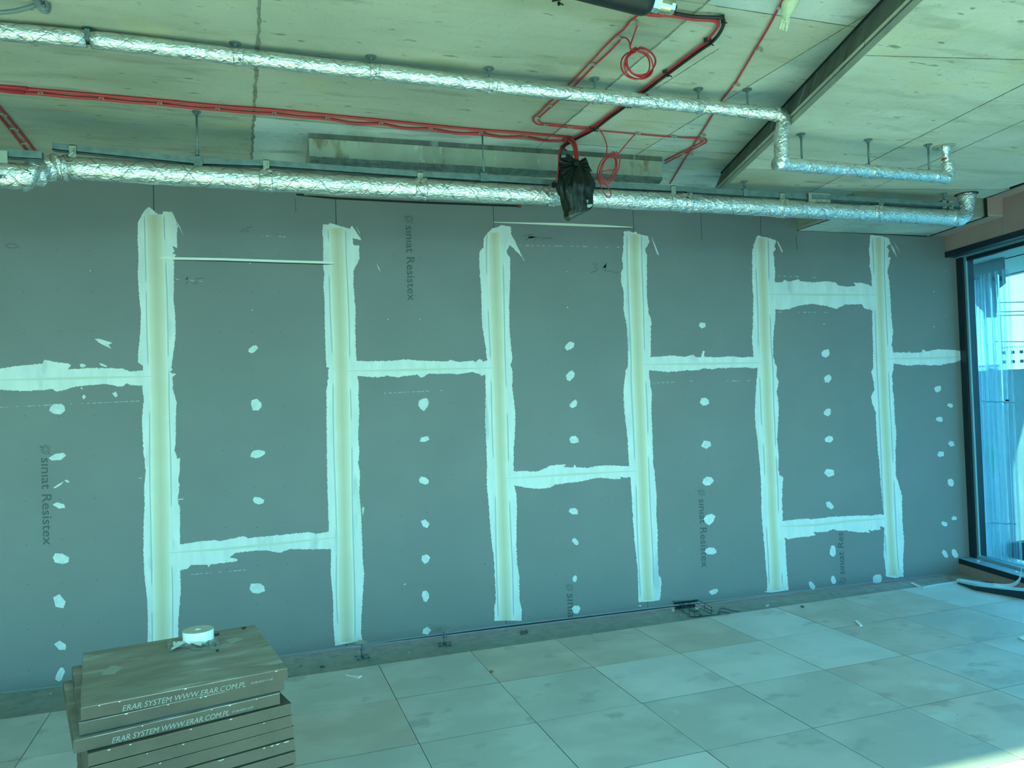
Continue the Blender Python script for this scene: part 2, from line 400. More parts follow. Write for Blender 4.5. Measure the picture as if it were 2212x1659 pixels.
def seam(a, b, w, m, z, name='joint_mortar', dx=0):   # crumbly mortar line along a formwork joint
    a = RV((a[0], a[1], 0)); b = RV((b[0], b[1], 0)); d = (b-a); n = max(4, int(d.length/.012)); d.normalize(); nn = RV((-d.y, d.x, 0)); V = []; F = []
    for i in range(n+1):
        p = a.lerp(b, i/n)+nn*dx; k = noise.noise(RV((p.x*9, p.y*9, 1)))*.5+noise.noise(RV((p.x*34, p.y*34, 5)))*.5
        ww = w*(.62+.8*k); q = w*.35*noise.noise(RV((p.x*14, p.y*14, 9)))
        for s_ in (-1, 1): V.append(p+nn*(s_*max(.0006, ww)/2+q)+RV((0,0,z-.0012)))
    for i in range(n): F.append((2*i, 2*i+1, 2*i+3, 2*i+2))
    N_ = len(V); V += [v+RV((0,0,.004)) for v in V]; F += [tuple(N_+x for x in f[::-1]) for f in F]
    mesh(name, V, F, m, ce)
M_MORT = mat('joint_mortar', (.16,.165,.13), .95, 0, col2=(.26,.265,.21), scale=20)
M_MORTL = mat('pale_mortar', (.52,.54,.46), .95, 0, col2=(.38,.40,.34), scale=30)
seam((.013, 2.2), (-.134, 5.15), .024, M_MORT, HZ); seam((.23, -2.2), (.013, 2.2), .02, M_MORT, HZ)
seam((1.74, 2.4), (1.629, 4.35), .020, M_MORT, HZ); seam((1.80, 1.2), (1.74, 2.4), .02, M_MORT, HZ)
seam((-4, PJ[0][1]-2.7*pm), (.0, PJ[0][1]+1.3*pm), .010, M_MORTL, HZ); seam((0, PJ[0][1]+1.3*pm), (2.6, PJ[0][1]+3.9*pm), .008, M_MORT, HZ)
cA_, cB_ = onZ(1552, 105, HZ), onZ(1416, 192, HZ); seam(cA_, cB_, .009, M_MORT, HZ)
cA_, cB_ = onZ(1190, 320, HZ), onZ(1163, 345, HZ); seam(cA_, cB_, .012, M_MORT, HZ)
cA_, cB_ = onZ(1600, 304, HZ), onZ(1380, 300, HZ); seam(cA_, cB_, .006, M_MORT, HZ)
seam((2.46, 2.6), (2.31, 4.64), .009, M_MORT, HZ); seam((1.775, 2.743), (2.44, 2.759), .006, M_MORT, HZ)
# lower soffit
fy = 4.45
LO = [(stepx(-2.4), -2.4), (4.62, -2.4), (4.98, 3.2), (5.13, fy), (stepx(fy), fy)]
J1 = (onZ(2212, 181, LZ), onZ(1750, 415, LZ)); J2 = (onZ(2212, 260, LZ), onZ(1890, 405, LZ))
J3 = (onZ(1871, 120, LZ), onZ(2212, 129, LZ)); J4 = (onZ(2142, 218, LZ), onZ(2212, 221, LZ)); J5 = (onZ(1660, 366, LZ), onZ(1745, 370, LZ)); J6 = (onZ(1850, 408, LZ), onZ(2190, 409, LZ))
P = [(LO, M_CON2)]
P = split(P, J1[0], J1[1]); P = split(P, J2[0], J2[1], lambda c: c[0] > 3.4)
P = split(P, J3[0], J3[1], lambda c: c[0] < 3.3); P = split(P, J4[0], J4[1], lambda c: 3.3 < c[0] < 3.8)
P = split(P, J5[0], J5[1], lambda c: c[0] < 3.4 and c[1] > 3); P = split(P, J6[0], J6[1], lambda c: c[0] > 3.8)
P = split(P, (2.0, .6), (5.0, .5))
for q, _ in P:
    panel(q, LZ, .06, M_CON2 if random.random() < .8 else M_CON)
panel([(stepx(fy), fy), (3.98, fy), (3.98, 4.60), (3.84, 4.84), (stepx(4.84), 4.84)], LZ, .06, M_CON)
for a_, b_1, w_ in ((J1[0], J1[1], .010), (J2[0], J2[1], .008), (J3[0], J3[1], .008), (J6[0], J6[1], .006), (J5[0], J5[1], .006)):
    seam(a_, b_1, w_, M_MORT, LZ)
core = MB().prism([(p[0]+(.15 if k == 0 or k == 4 else 0), p[1], LZ+.06) for k, p in enumerate(LO)], (0, 0, HZ-LZ-.055))
core.prism([(stepx(fy, .15), fy, LZ+.06), (3.98, fy, LZ+.06), (3.84, 4.84, LZ+.06), (stepx(4.84, .15), 4.84, LZ+.06)], (0, 0, HZ-LZ-.055))
core.build('slab_core', M_CON4, ce)
# step face and its chamfered lip
def strip3(A, B, th, name, m, par):
    mb = MB(); n = len(A); V = [Vector(a) for a in A]+[Vector(b) for b in B]
    mb.add(V+[v+Vector(th) for v in V], [(i, i+1, n+i+1, n+i) for i in range(n-1)]+[(2*n+n+i, 2*n+n+i+1, 2*n+i+1, 2*n+i) for i in range(n-1)]
           + [(i+1, i, 2*n+i, 2*n+i+1) for i in range(n-1)]+[(n+i, n+i+1, 3*n+i+1, 3*n+i) for i in range(n-1)]
           + [(0, n, 3*n, 2*n), (n-1, 2*n-1, 4*n-1, 3*n-1)])
    return mb.build(name, m, par)
ys = [-2.4, 0, 1, 2, 2.8, 3.6, 4.2, 4.84]
lipx = [(stepx(y), y, LZ) for y in ys]; lipu = [(stepx(y)-.002, y, LZ+.030) for y in ys]
topx = [(stepx(y)+.056+(y-2.5)*.013, y, HZ) for y in ys]
strip3(lipx, lipu, (.05, 0, .006), 'chamfer_strip', M_LIP, ce)
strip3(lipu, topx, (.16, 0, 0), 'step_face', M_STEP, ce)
strip3([(x-.012, y, z-.001) for x, y, z in topx], [(x+.0, y, z-.012) for x, y, z in topx], (.02, 0, 0), 'painted_crease_shadow', M_DARK, ce)  # near-black strip painting the shadow in the crease below the upper ceiling
# cut edge at the far end of the lower soffit
# middle downstand beam
bx0, bx1, by = .204, 2.51, 4.60
bb = MB()
prof = [(by, HZ-.028), (by, 3.222), (by+.05, 3.195), (D, 3.272), (D, HZ+.02), (by, HZ+.02)]
bb.prism([(bx0, y, z) for y, z in prof], (bx1-bx0, 0, 0)); beam = bb.build('downstand_beam', M_BEAM, ce)
MB().box(((bx0+bx1)/2+.0, by-.004, HZ-.014), (bx1-bx0, .012, .028)).build('beam_top_painted_shadow', M_STEP, beam)  # dark strip on the flat face, painting the shadow along the beam top
rg = MB(); npt = 90
Vv = []; Ff = []
for k in range(npt+1):
    x = bx0+(bx1-bx0)*k/npt; j = .006*noise.noise(Vector((k*.7, 1, 0)))
    Vv += [(x, by-.003, 3.224+j), (x, by+.002+j, 3.205), (x, by+.045, 3.192+j)]
for k in range(npt):
    for r_ in range(2): Ff.append((3*k+r_, 3*k+r_+1, 3*k+3+r_+1, 3*k+3+r_))
mesh('mortar_ridge', Vv, Ff, M_WOOL, beam)
# right hand beam against the wall
MB().prism([(4.375, D, LZ), (4.375, 4.93, LZ), (5.72, 4.93, LZ), (FX(D, -.18), D, LZ)], (0, 0, .26)).build('downstand_beam', M_CON4, ce)
panel([(4.70, 4.95), (5.70, 4.95), (FX(D, -.19), D-.004), (4.66, D-.004)], LZ-.004, .006, M_CON3, .001)
panel([(4.40, 4.95), (4.695, 4.95), (4.655, D-.004), (4.385, D-.004)], LZ-.004, .006, M_CON3, .001)
MB().prism([(4.375, 4.93, LZ), (4.375, D, LZ), (4.372, D, LZ+.03), (4.36, 4.93, LZ+.03)], (.03, 0, 0)).build('chamfer_strip', M_LIP, ce)
# dark sealant gaps along the wall head
def wall_line(pts, h, name, par, m=M_DARK, y=D-.004, th=.006):
    A = [onY(px, py-h/2, y) for px, py in pts]; B = [onY(px, py+h/2, y) for px, py in pts]
    return MB().prism(A+B[::-1], (0, th, 0)).build(name, m, par)

# ---- back wall: backing, boards, joints
wb = MB().box((0, D+.0625, 1.72), (12.6, .1, 3.4)).build('wall_back', M_BACK); tag(wb, kind='structure')
seam_top = {0:(332,440),1:(725.5,460),2:(1066.5,485),3:(1368,475),4:(1643.6,495),5:(1893,517)}
seam_bot = {0:(352,1380),1:(748,1398),2:(1093,1352),3:(1399.5,1316),4:(1675,1287),5:(1929,1255)}
def seamx(k, z):
    if k == -1: return seamx(0, z)-1.2
    if k == -2: return seamx(0, z)-2.4
    if k == 6: return 6.16
    a = onY(*seam_top[k]); b = onY(*seam_bot[k]); return b.x+(a.x-b.x)*(z-b.z)/(a.z-b.z)
wb_px = [(-400,1552),(3,1503),(122,1489),(622,1421),(850,1389),(1093,1357),(1400,1320),(1675,1289),(1929,1259),(2046,1247)]
wb_w = [onY(*p) for p in wb_px]
def botz(x):
    for a, b in zip(wb_w, wb_w[1:]):
        if x <= b.x: return a.z+(b.z-a.z)*(x-a.x)/(b.x-a.x)
    return wb_w[-1].z
def zat(px, py): return onY(px, py).z
cols = {-2: [.9, 2.2], -1: [(zat(0,820)+zat(330,812))/2], 0: [zat(550,562), zat(560,1175)], 1: [zat(900,798)], 2: [zat(1220,486), zat(1240,1026)], 3: [zat(1520,784)], 4: [zat(1780,636), zat(1790,1130)], 5: [zat(2000,772)]}
for k, cuts in cols.items():
    zs = [None]+sorted(cuts)+[HZ+.02]
    for a, b in zip(zs, zs[1:]):
        g = .0022
        def pt(kk, z, s, bottom=False):
            x = seamx(kk, z if z is not None else .02)
            if z is None: z = botz(x)+.020
            return (x+s*g, D, z)
        p = [pt(k, a, 1), pt(k+1, a, -1), pt(k+1, b, -1), pt(k, b, 1)]
        if a is not None: p[0] = (p[0][0], D, a+g); p[1] = (p[1][0], D, a+g)
        p[2] = (p[2][0], D, b-g); p[3] = (p[3][0], D, b-g)
        if k == 3 and a is None:   # notch above the service hole
            h0, h1 = onY(1455, 1300).x, onY(1507, 1295).x; zn = onY(1480, 1299).z
            p = [p[0], (h0, D, botz(h0)+.02), (h0, D, zn), (h1, D, zn+.004), (h1, D, botz(h1)+.02)]+p[1:]
        MB().prism(p, (0, .0125, 0)).build('plasterboard', M_BOARD, wb)
# pale metal edge above the dark bottom gap
A = []; B = []
for px, py in wb_px[1:]:
    A.append(onY(px, py-7.5, D-.001)); B.append(onY(px, py-4.6, D-.001))
for s0, s1 in ((0, 6), (6, 9)):
    MB().prism(A[s0:s1+1]+B[s0:s1+1][::-1], (0, .004, 0)).build('edge_profile', mat('edge_profile', (.22,.30,.31), .5), wb)

def zt(ox, oy, s): return lambda P: [(ox+x/s, oy+y/s) for x, y in P]
ZA, ZB, ZC_, ZD = zt(240,430,3.687), zt(240,880,3.072), zt(980,460,3.606), zt(980,900,3.456)
ZE, ZF, ZG, ZHh, ZI = zt(1560,480,3.770), zt(1560,900,3.950), zt(0,680,3.95), zt(740,640,4.608), zt(1380,660,2.553)
def rag(P, amp=1.0, step=3.0):
    P = [Vector((x, y)) for x, y in P]; out = []
    for i in range(len(P)-1):
        a, b = P[i], P[i+1]; d = b-a; L = d.length
        if L < .01: continue
        nrm = Vector((-d.y, d.x))/L; n = max(1, int(L/step))
        for k in range(n):
            p = a+d*(k/n); s = p.x*.31+p.y*.27
            j = amp*(noise.noise(Vector((s, p.x*.05, 2)))*1.1+noise.noise(Vector((s*4, 5, p.y*.1)))*.9)
            out.append((p+nrm*j)[:])
    out.append(P[-1][:]); return out
def wpoly(P, y, th=.0015): return [onY(px, py, y) for px, py in P]
def patch(P, y, m, name, par=wb, th=.002, extra=None):
    mb = MB().prism(wpoly(P, y), (0, th, 0)); return mb.build(name, m, par)
def ribbon(P, w, y, mb, mi=0, taper=True):   # thin line on the wall following pixel points
    n = len(P); A = []; B = []
    for i, p in enumerate(P):
        a = Vector(P[max(i-1, 0)]); b = Vector(P[min(i+1, n-1)]); d = (b-a)
        if d.length < 1e-6: d = Vector((1, 0))
        d.normalize(); nn = Vector((-d.y, d.x))
        ww = w*(.25 if taper and i in (0, n-1) else 1)/2
        A.append(Vector(p)+nn*ww); B.append(Vector(p)-nn*ww)
    mb.prism([onY(q.x, q.y, y) for q in A]+[onY(q.x, q.y, y) for q in B[::-1]], (0, .0005, 0), mi)

bands = [
 dict(L=ZA([(300,60),(270,90),(215,180),(210,310),(218,480),(213,600),(222,760),(238,910),(232,1080),(215,1230),(215,1300),(252,1330),(255,1380),(250,1490),(260,1600)])+ZB([(205,60),(207,150),(215,300),(230,420),(220,520),(222,650),(215,800),(215,1000),(222,1130),(240,1280),(243,1400),(243,1560)])+[(319,1420)],
      R=ZA([(345,100),(375,120),(410,120),(412,100),(485,102),(505,140),(530,220),(523,300),(528,395),(490,372),(505,420),(485,430),(520,445),(500,470),(500,650),(497,800),(510,920),(515,1080),(500,1200),(480,1330),(487,1362),(460,1375),(518,1395),(488,1420),(492,1478),(490,1500),(505,1560),(522,1620)])+ZB([(430,10),(427,250),(420,285),(440,340),(457,335),(455,430),(445,480),(455,520),(443,600),(445,640),(457,660),(457,910),(457,1080),(462,1200),(455,1300),(447,1400),(445,1520)])+[(386,1412)],
      cl=ZA([(275,75),(280,430),(290,700),(297,1000),(305,1300),(308,1500)])+ZB([(262,0),(268,500),(272,900),(280,1200),(285,1540)])+[(333,1418)],
      cr=ZA([(410,120),(425,440),(435,700),(440,1000),(445,1250),(452,1420)])+ZB([(380,0),(387,400),(392,700),(395,950),(400,1200),(400,1530)])+[(370,1414)]),
 dict(L=ZA([(1740,190),(1730,202),(1690,200),(1680,260),(1690,320),(1690,560),(1700,590),(1690,690),(1700,790),(1702,1000),(1708,1200),(1715,1340),(1732,1345),(1730,1420),(1715,1520)])+ZB([(1430,10),(1432,300),(1437,600),(1445,820),(1460,940),(1456,1100),(1472,1250),(1475,1450),(1487,1582)]),
      R=ZA([(1790,205),(1860,225),(1900,235),(1918,212),(1942,245),(1995,330),(1960,318),(1925,310),(1925,345),(1935,370),(1975,370),(1978,470),(1960,520),(1930,575),(1930,700),(1945,850),(1945,1000),(1950,1200),(1955,1290),(1960,1410),(1975,1500),(1970,1560)])+ZB([(1647,20),(1640,200),(1648,290),(1640,370),(1652,430),(1646,560),(1658,680),(1665,850),(1670,1000),(1680,1110),(1670,1250),(1660,1400),(1658,1500),(1670,1548),(1590,1562)]),
      cl=ZA([(1735,200),(1745,500),(1755,800),(1765,1100),(1775,1400)])+ZB([(1482,0),(1495,500),(1503,850),(1505,1200),(1517,1572)]), cr=ZA([(1860,228),(1865,500),(1878,800),(1890,1100),(1895,1400)])+ZB([(1585,0),(1592,500),(1600,850),(1607,1200),(1612,1560)])),
 dict(L=ZC_([(330,112),(300,120),(262,160),(235,200),(232,270),(205,300),(198,350),(205,480),(215,600),(218,800),(225,900),(240,980),(255,1100),(260,1140),(250,1200),(247,1260),(250,1400),(245,1580)])+ZD([(235,20),(240,130),(247,300),(247,500),(260,640),(270,780),(285,950),(300,1050),(308,1200),(315,1370),(305,1420),(305,1525)]),
      R=ZC_([(355,105),(370,95),(445,112),(450,170),(480,225),(520,310),(552,378),(530,340),(480,290),(440,250),(415,290),(418,320),(440,350),(440,500),(435,620),(432,750),(435,900),(445,1020),(457,1130),(445,1190),(460,1240),(455,1350),(475,1500)])+ZD([(462,10),(455,150),(447,250),(447,410),(452,510),(470,600),(472,700),(468,850),(470,1000),(475,1100),(490,1200),(492,1370),(507,1430),(508,1525),(400,1522)]),
      cl=ZC_([(270,150),(265,300),(275,600),(285,900),(295,1150),(305,1400)])+ZD([(297,0),(305,250),(315,450),(320,700),(328,1000),(338,1300),(342,1525)]), cr=ZC_([(362,110),(370,300),(380,600),(388,900),(395,1150),(402,1400)])+ZD([(390,0),(400,300),(410,600),(418,850),(428,1100),(437,1400),(440,1525)])),
 dict(L=ZC_([(1360,140),(1325,145),(1320,300),(1310,350),(1320,430),(1305,460),(1305,550),(1325,620),(1325,760),(1345,850),(1355,980),(1358,1190),(1340,1240),(1325,1350),(1325,1500)])+ZD([(1280,10),(1297,150),(1310,360),(1320,450),(1330,600),(1340,780),(1352,950),(1375,1150),(1378,1300),(1380,1385)]),
      R=ZC_([(1395,155),(1415,145),(1440,165),(1515,180),(1525,230),(1505,260),(1490,280),(1505,330),(1505,500),(1505,650),(1520,790),(1540,830),(1535,950),(1535,1110),(1520,1240),(1530,1330),(1545,1420),(1540,1520)])+ZD([(1477,10),(1485,150),(1490,350),(1500,420),(1515,600),(1513,750),(1522,850),(1522,1000),(1530,1180),(1547,1290),(1540,1370),(1490,1378)]),
      cl=ZC_([(1362,145),(1365,400),(1375,800),(1390,1100),(1398,1400)])+ZD([(1350,0),(1360,300),(1370,500),(1380,800),(1395,1100),(1405,1385)]), cr=ZC_([(1452,160),(1455,400),(1470,700),(1478,1000),(1485,1300)])+ZD([(1437,0),(1447,300),(1455,500),(1465,800),(1480,1100),(1493,1375)])),
 dict(L=ZE([(295,105),(280,120),(257,180),(245,260),(245,500),(255,640),(250,800),(245,950),(255,1090),(290,1185),(280,1300),(270,1450)])+ZF([(280,20),(300,200),(325,450),(333,600),(335,800),(345,950),(360,1120),(375,1300),(385,1400),(383,1490),(362,1495),(420,1502)]),
      R=ZE([(330,118),(380,128),(440,150),(425,200),(440,220),(415,250),(425,320),(430,400),(428,540),(435,700),(430,820),(415,920),(415,1090),(430,1150),(447,1180),(440,1250),(460,1300),(445,1380),(462,1500)])+ZF([(478,40),(470,200),(482,330),(480,450),(490,500),(520,520),(515,600),(512,700),(515,890),(535,1040),(545,1200),(555,1350),(565,1480)]),
      cl=ZE([(280,120),(290,500),(300,750),(305,950),(318,1200),(325,1400)])+ZF([(345,0),(365,300),(380,700),(390,900),(405,1200),(412,1500)]), cr=ZE([(362,125),(370,400),(380,650),(390,1000),(402,1200),(410,1500)])+ZF([(437,0),(450,300),(465,600),(470,850),(490,1100),(508,1485)])),
 dict(L=ZE([(1215,102),(1207,105),(1200,180),(1195,230),(1205,300),(1200,350),(1215,430),(1220,500),(1222,720),(1225,900),(1230,1100),(1230,1180),(1215,1220),(1235,1300),(1240,1370),(1213,1420),(1220,1470),(1250,1550)])+ZF([(1312,10),(1325,250),(1340,400),(1355,600),(1370,750),(1382,850),(1385,940),(1380,1050),(1380,1180),(1395,1300),(1400,1365)]),
      R=ZE([(1310,115),(1355,130),(1372,170),(1340,200),(1360,230),(1350,285),(1373,288),(1360,340),(1345,400),(1360,480),(1370,600),(1378,780),(1392,880),(1380,1000),(1395,1060),(1395,1190),(1382,1250),(1390,1350),(1402,1500),(1407,1600)])+ZF([(1470,20),(1487,130),(1480,300),(1482,500),(1510,580),(1535,680),(1537,900),(1552,1050),(1545,1200),(1547,1365),(1480,1378)]),
      cl=ZE([(1235,110),(1245,400),(1255,700),(1265,950),(1275,1200),(1287,1500)])+ZF([(1350,0),(1365,300),(1380,600),(1395,850),(1405,1100),(1420,1370)]), cr=ZE([(1310,118),(1315,400),(1325,700),(1335,950),(1345,1200),(1358,1500)])+ZF([(1432,0),(1450,400),(1460,700),(1475,1000),(1490,1200),(1505,1360)])),
]
def interp(P, y):
    for a, b in zip(P, P[1:]):
        if a[1] <= y <= b[1]: return a[0]+(b[0]-a[0])*(y-a[1])/max(1e-6, b[1]-a[1])
    return P[0][0] if y < P[0][1] else P[-1][0]
joints_y = [(798,830,'l',0),(1160,1215,'r',0),(785,812,'r',1),(1150,1190,'l',1),(783,812,'l',2),(1010,1048,'r',2),(1003,1035,'l',3),(772,802,'r',3),(765,800,'l',4),(615,665,'r',4),(1120,1160,'r',4),(610,660,'l',5),(755,790,'r',5),(1110,1140,'l',5)]
for bi, bd in enumerate(bands):
    L = rag(bd['L'], 1.35, 2.2); R = rag(bd['R'], 1.35, 2.2)
    c = patch(L+R[::-1], D-.0018, M_COMP, 'joint_compound')
    # cream taped strip with smooth fine grid across
    y0 = max(bd['cl'][0][1], bd['cr'][0][1])+1; y1 = min(bd['cl'][-1][1], bd['cr'][-1][1])-1
    V = []; F = []; at = []; n = 60; mcr = 6
    for i in range(n+1):
        y = y0+(y1-y0)*i/n; a = interp(bd['cl'], y); b = interp(bd['cr'], y)
        for k in range(mcr+1):
            u = k/mcr; dep = .0010
            V.append(onY(a+(b-a)*u, y, D-.0019-dep)); at.append(abs(2*u-1))
    for i in range(n):
        for k in range(mcr):
            q = i*(mcr+1)+k; F.append((q, q+1, q+mcr+2, q+mcr+1))
    mesh('joint_tape', V, F, M_STRIP, wb, False, None, {'across': at})
    rb = MB()
    for side, key, off in (('l', 'cl', -3.0), ('r', 'cr', 2.5)):
        segs = []; y = y0+2; cur = []
        while y < y1-6:
            bad = any(j[3] == bi and j[2] == side and j[0]-6 < y < j[1]+6 for j in joints_y)
            hole = noise.noise(Vector((y*.012, bi*3.3, 7 if side == 'l' else 1))) < -.34
            if bad or hole:
                if len(cur) > 3: segs.append(cur)
                cur = []
            else: cur.append((interp(bd[key], y)+off*(1+.25*math.sin(y*.02+bi)), y))
            y += 9
        if len(cur) > 3: segs.append(cur)
        for s in segs: ribbon(s, 2.3, D-.0025, rb)
    rb.build('trowel_ridge', M_RIDGE, c)
# horizontal joints
hj = [
 (ZG([(-60,460),(0,458),(130,440),(365,415),(368,395),(378,382),(450,400),(580,415),(605,430),(580,465),(760,455),(950,455),(1050,460),(1110,485),(1222,475),(1290,480)]), ZG([(1290,610),(1215,605),(1120,600),(1075,585),(1050,610),(1000,612),(900,588),(780,600),(640,612),(560,640),(480,656),(440,630),(385,642),(180,650),(0,640),(-60,640)]), ZG([(-60,557),(400,548),(800,537),(1300,525)])),
 (ZB([(430,925),(457,910),(600,888),(690,880),(720,888),(880,855),(910,868),(1000,858),(1140,845),(1310,828),(1360,838),(1450,825),(1490,825)]), ZB([(1490,945),(1460,940),(1330,942),(1190,940),(1120,965),(1040,950),(960,950),(830,965),(785,995),(840,1008),(835,1022),(760,1030),(660,1043),(648,1060),(640,1045),(530,1045),(510,1068),(457,1082),(430,1085)]), ZB([(385,965),(750,940),(1100,905),(1520,860)])),
 (ZHh([(100,642),(140,640),(260,648),(520,640),(610,625),(620,635),(640,627),(750,640),(1040,648),(1070,632),(1150,655),(1300,640),(1320,655),(1365,620),(1400,650),(1440,640),(1460,640)]), ZHh([(1460,775),(1430,770),(1380,795),(1370,780),(1290,752),(1150,775),(1060,768),(960,775),(870,765),(785,810),(745,780),(590,800),(545,808),(440,790),(350,808),(140,792),(100,790)]), ZHh([(40,744),(700,733),(1520,712)])),
 (ZD([(420,412),(447,410),(540,405),(620,412),(720,370),(770,360),(835,356),(822,378),(890,378),(904,358),(920,380),(1000,382),(1090,365),(1170,365),(1310,370),(1340,370)]), ZD([(1340,450),(1322,450),(1280,455),(1247,448),(1245,468),(1180,465),(1100,455),(1040,462),(1000,475),(900,490),(760,505),(720,530),(620,540),(530,530),(455,512),(420,510)]), ZD([(390,462),(900,430),(1400,403)])),
 (ZI([(40,290),(60,285),(190,275),(250,283),(300,272),(315,285),(345,285),(352,250),(362,252),(360,283),(450,285),(520,280),(560,287),(632,283),(655,285)]), ZI([(675,345),(655,345),(560,342),(430,345),(410,352),(355,345),(335,356),(260,358),(160,367),(60,357),(40,352)]), ZI([(20,325),(350,322),(680,315)])),
 (ZE([(350,545),(375,540),(430,492),(490,485),(505,468),(520,480),(560,482),(620,466),(640,482),(750,490),(840,480),(920,490),(950,515),(1030,525),(1085,518),(1072,492),(1160,497),(1222,525),(1245,530)]), ZE([(1245,722),(1222,720),(1160,700),(1140,668),(1000,672),(960,690),(930,707),(840,680),(740,665),(640,675),(600,690),(550,707),(440,712),(420,700),(350,690)]), ZE([(372,587),(800,590),(1290,592)])),
 (ZE([(1370,1058),(1395,1060),(1520,1062),(1525,1050),(1530,1062),(1630,1062),(1632,1040),(1650,1042),(1660,1054),(1700,1045),(1760,1035),(1850,1038),(1920,1045),(1955,1054)]), ZE([(1957,1108),(1940,1125),(1900,1140),(1780,1162),(1690,1165),(1600,1158),(1540,1166),(1510,1167),(1395,1150),(1370,1150)]), ZE([(1345,1112),(1650,1108),(1957,1098)])),
 (ZF([(490,892),(515,890),(700,870),(760,875),(880,865),(900,858),(1000,852),(1120,845),(1300,843),(1340,832),(1390,838),(1400,838)]), ZF([(1400,942),(1390,945),(1350,935),(1352,965),(1270,975),(1245,960),(1262,990),(1160,988),(1060,970),(1000,972),(940,960),(900,980),(820,987),(778,985),(800,1010),(720,1025),(620,1035),(560,1047),(535,1030),(490,1030)]), ZF([(495,938),(800,925),(1100,890),(1400,870)])),
]
for T, Bm, ln in hj:
    c = patch(rag(T, 1.3, 2.2)+rag(Bm, 1.5, 2.2), D-.0016, M_COMP, 'joint_compound')
    rb = MB(); ribbon(ln, 5.5, D-.0034, rb); rb.build('joint_tape_line', mat('tape_line', (.58,.61,.52), .8), c)
for P_ in ([(345,557),(360,556),(372,558),(480,560),(600,564),(705,567),(722,567)], [(1066,480),(1200,484),(1300,488),(1367,491)]):
    rb = MB(); ribbon(P_, 5.0, D-.004, rb); rb.build('joint_bead', M_BEAD, wb)
    rb = MB(); ribbon([(x, y+4) for x, y in P_[2:]], 1.6, D-.0042, rb); rb.build('bead_painted_shadow', M_DARK, wb)  # near-black line painting the shadow under the bead
# faint upper board cuts and loose smears
rb = MB()
for x0, y0_, x1_, y1_ in ((638,428,639,457),(1514,462,1516,520),(1720,508,1722,540)): ribbon([(x0,y0_),(x1_,y1_)], 1.3, D-.0004, rb, 0, False)
rb.build('board_cut', M_PENCIL, wb)

# filler patches over the fixings
FP = [(124,883,34,22,0),(125,987,36,14,-14),(127,1092,27,14,8),(130,1207,36,22,8),(129,1301,22,32,-30),(131,1395,27,17,28),(129,1458,16,33,22),
 (546,755,23,14,-30),(553,875,24,26,0),(556,981,30,17,-12),(557,1081,25,15,12),(555,1271,34,21,0),
 (915,873,21,26,8),(918,949,22,12,-12),(916,1038,21,15,12),(918,1131,20,15,35),(919,1208,17,20,20),(919,1288,15,23,0),(921,1364,20,16,-28),
 (1231,747,21,14,-40),(1232,811.6,22,16,-45),(1239,873,20,13,-42),(1239.5,950,20,16,0),(1239.5,1105,20,15,22),(1243,1170,17,11,48),(1242,1250,10,14,0),(1244,1316,17,19,42),
 (1517,703,16,14,0),(1522,868,19,17,-5),(1526,961,21,19,-5),(1529,1039,22,18,-18),(1533,1121,26,20,-40),(1535,1190,24,15,5),(1542,1278,20,11,-20),
 (1783.6,763,19,15,-35),(1788,818,17,14,-50),(1787.6,890,18,14,-42),(1791,948.6,19,15,-5),(1791,1021.5,21,19,10),(1793,1092,21,14,45),(1799,1191,13,23,0),(1800.5,1253,10,19,-10),(1754,1265,11,19,-28),(1895,1250.6,21,19,-30),
 (2026,840,16,12,-35),(2053,876,13,9,0),(2030,906,15,11,10),(2055,959,16,12,5),(2032,981,14,13,10),(2054,1042,13,17,-10),(2061,1120,13,10,22),(2040,1132,14,9,30),(2042,1197,10,19,-32),(2062.5,1195.5,12,19,-22)]
for q, (cx, cy, w, h, a) in enumerate(FP):
    rr = random.Random(q*13+5); n = rr.choice((5,6,7,7,8)); P_ = []; ca, sa = math.cos(math.radians(a)), math.sin(math.radians(a))
    for k in range(n):
        th = 2*math.pi*(k+rr.uniform(-.18,.18))/n+.4; sq = .5*rr.uniform(.86,1.1)*(1+.14*abs(math.sin(2*th)))
        x, y = math.cos(th)*w*sq, math.sin(th)*h*sq
        P_.append((cx+x*ca-y*sa, cy+x*sa+y*ca))
    P_.append(P_[0])
    p = patch(rag(P_, .6, 1.8)[:-1], D-.0016, M_PATCH, 'filler_patch')
    rb = MB(); t = rr.uniform(-.6,.3); ribbon([(cx-w*.3, cy+w*.3*t*.6), (cx+w*.32, cy-w*.3*t*.6)], 1.2, D-.0021, rb); rb.build('scrape_line', mat('scrape', (.45,.56,.58), .8), p)
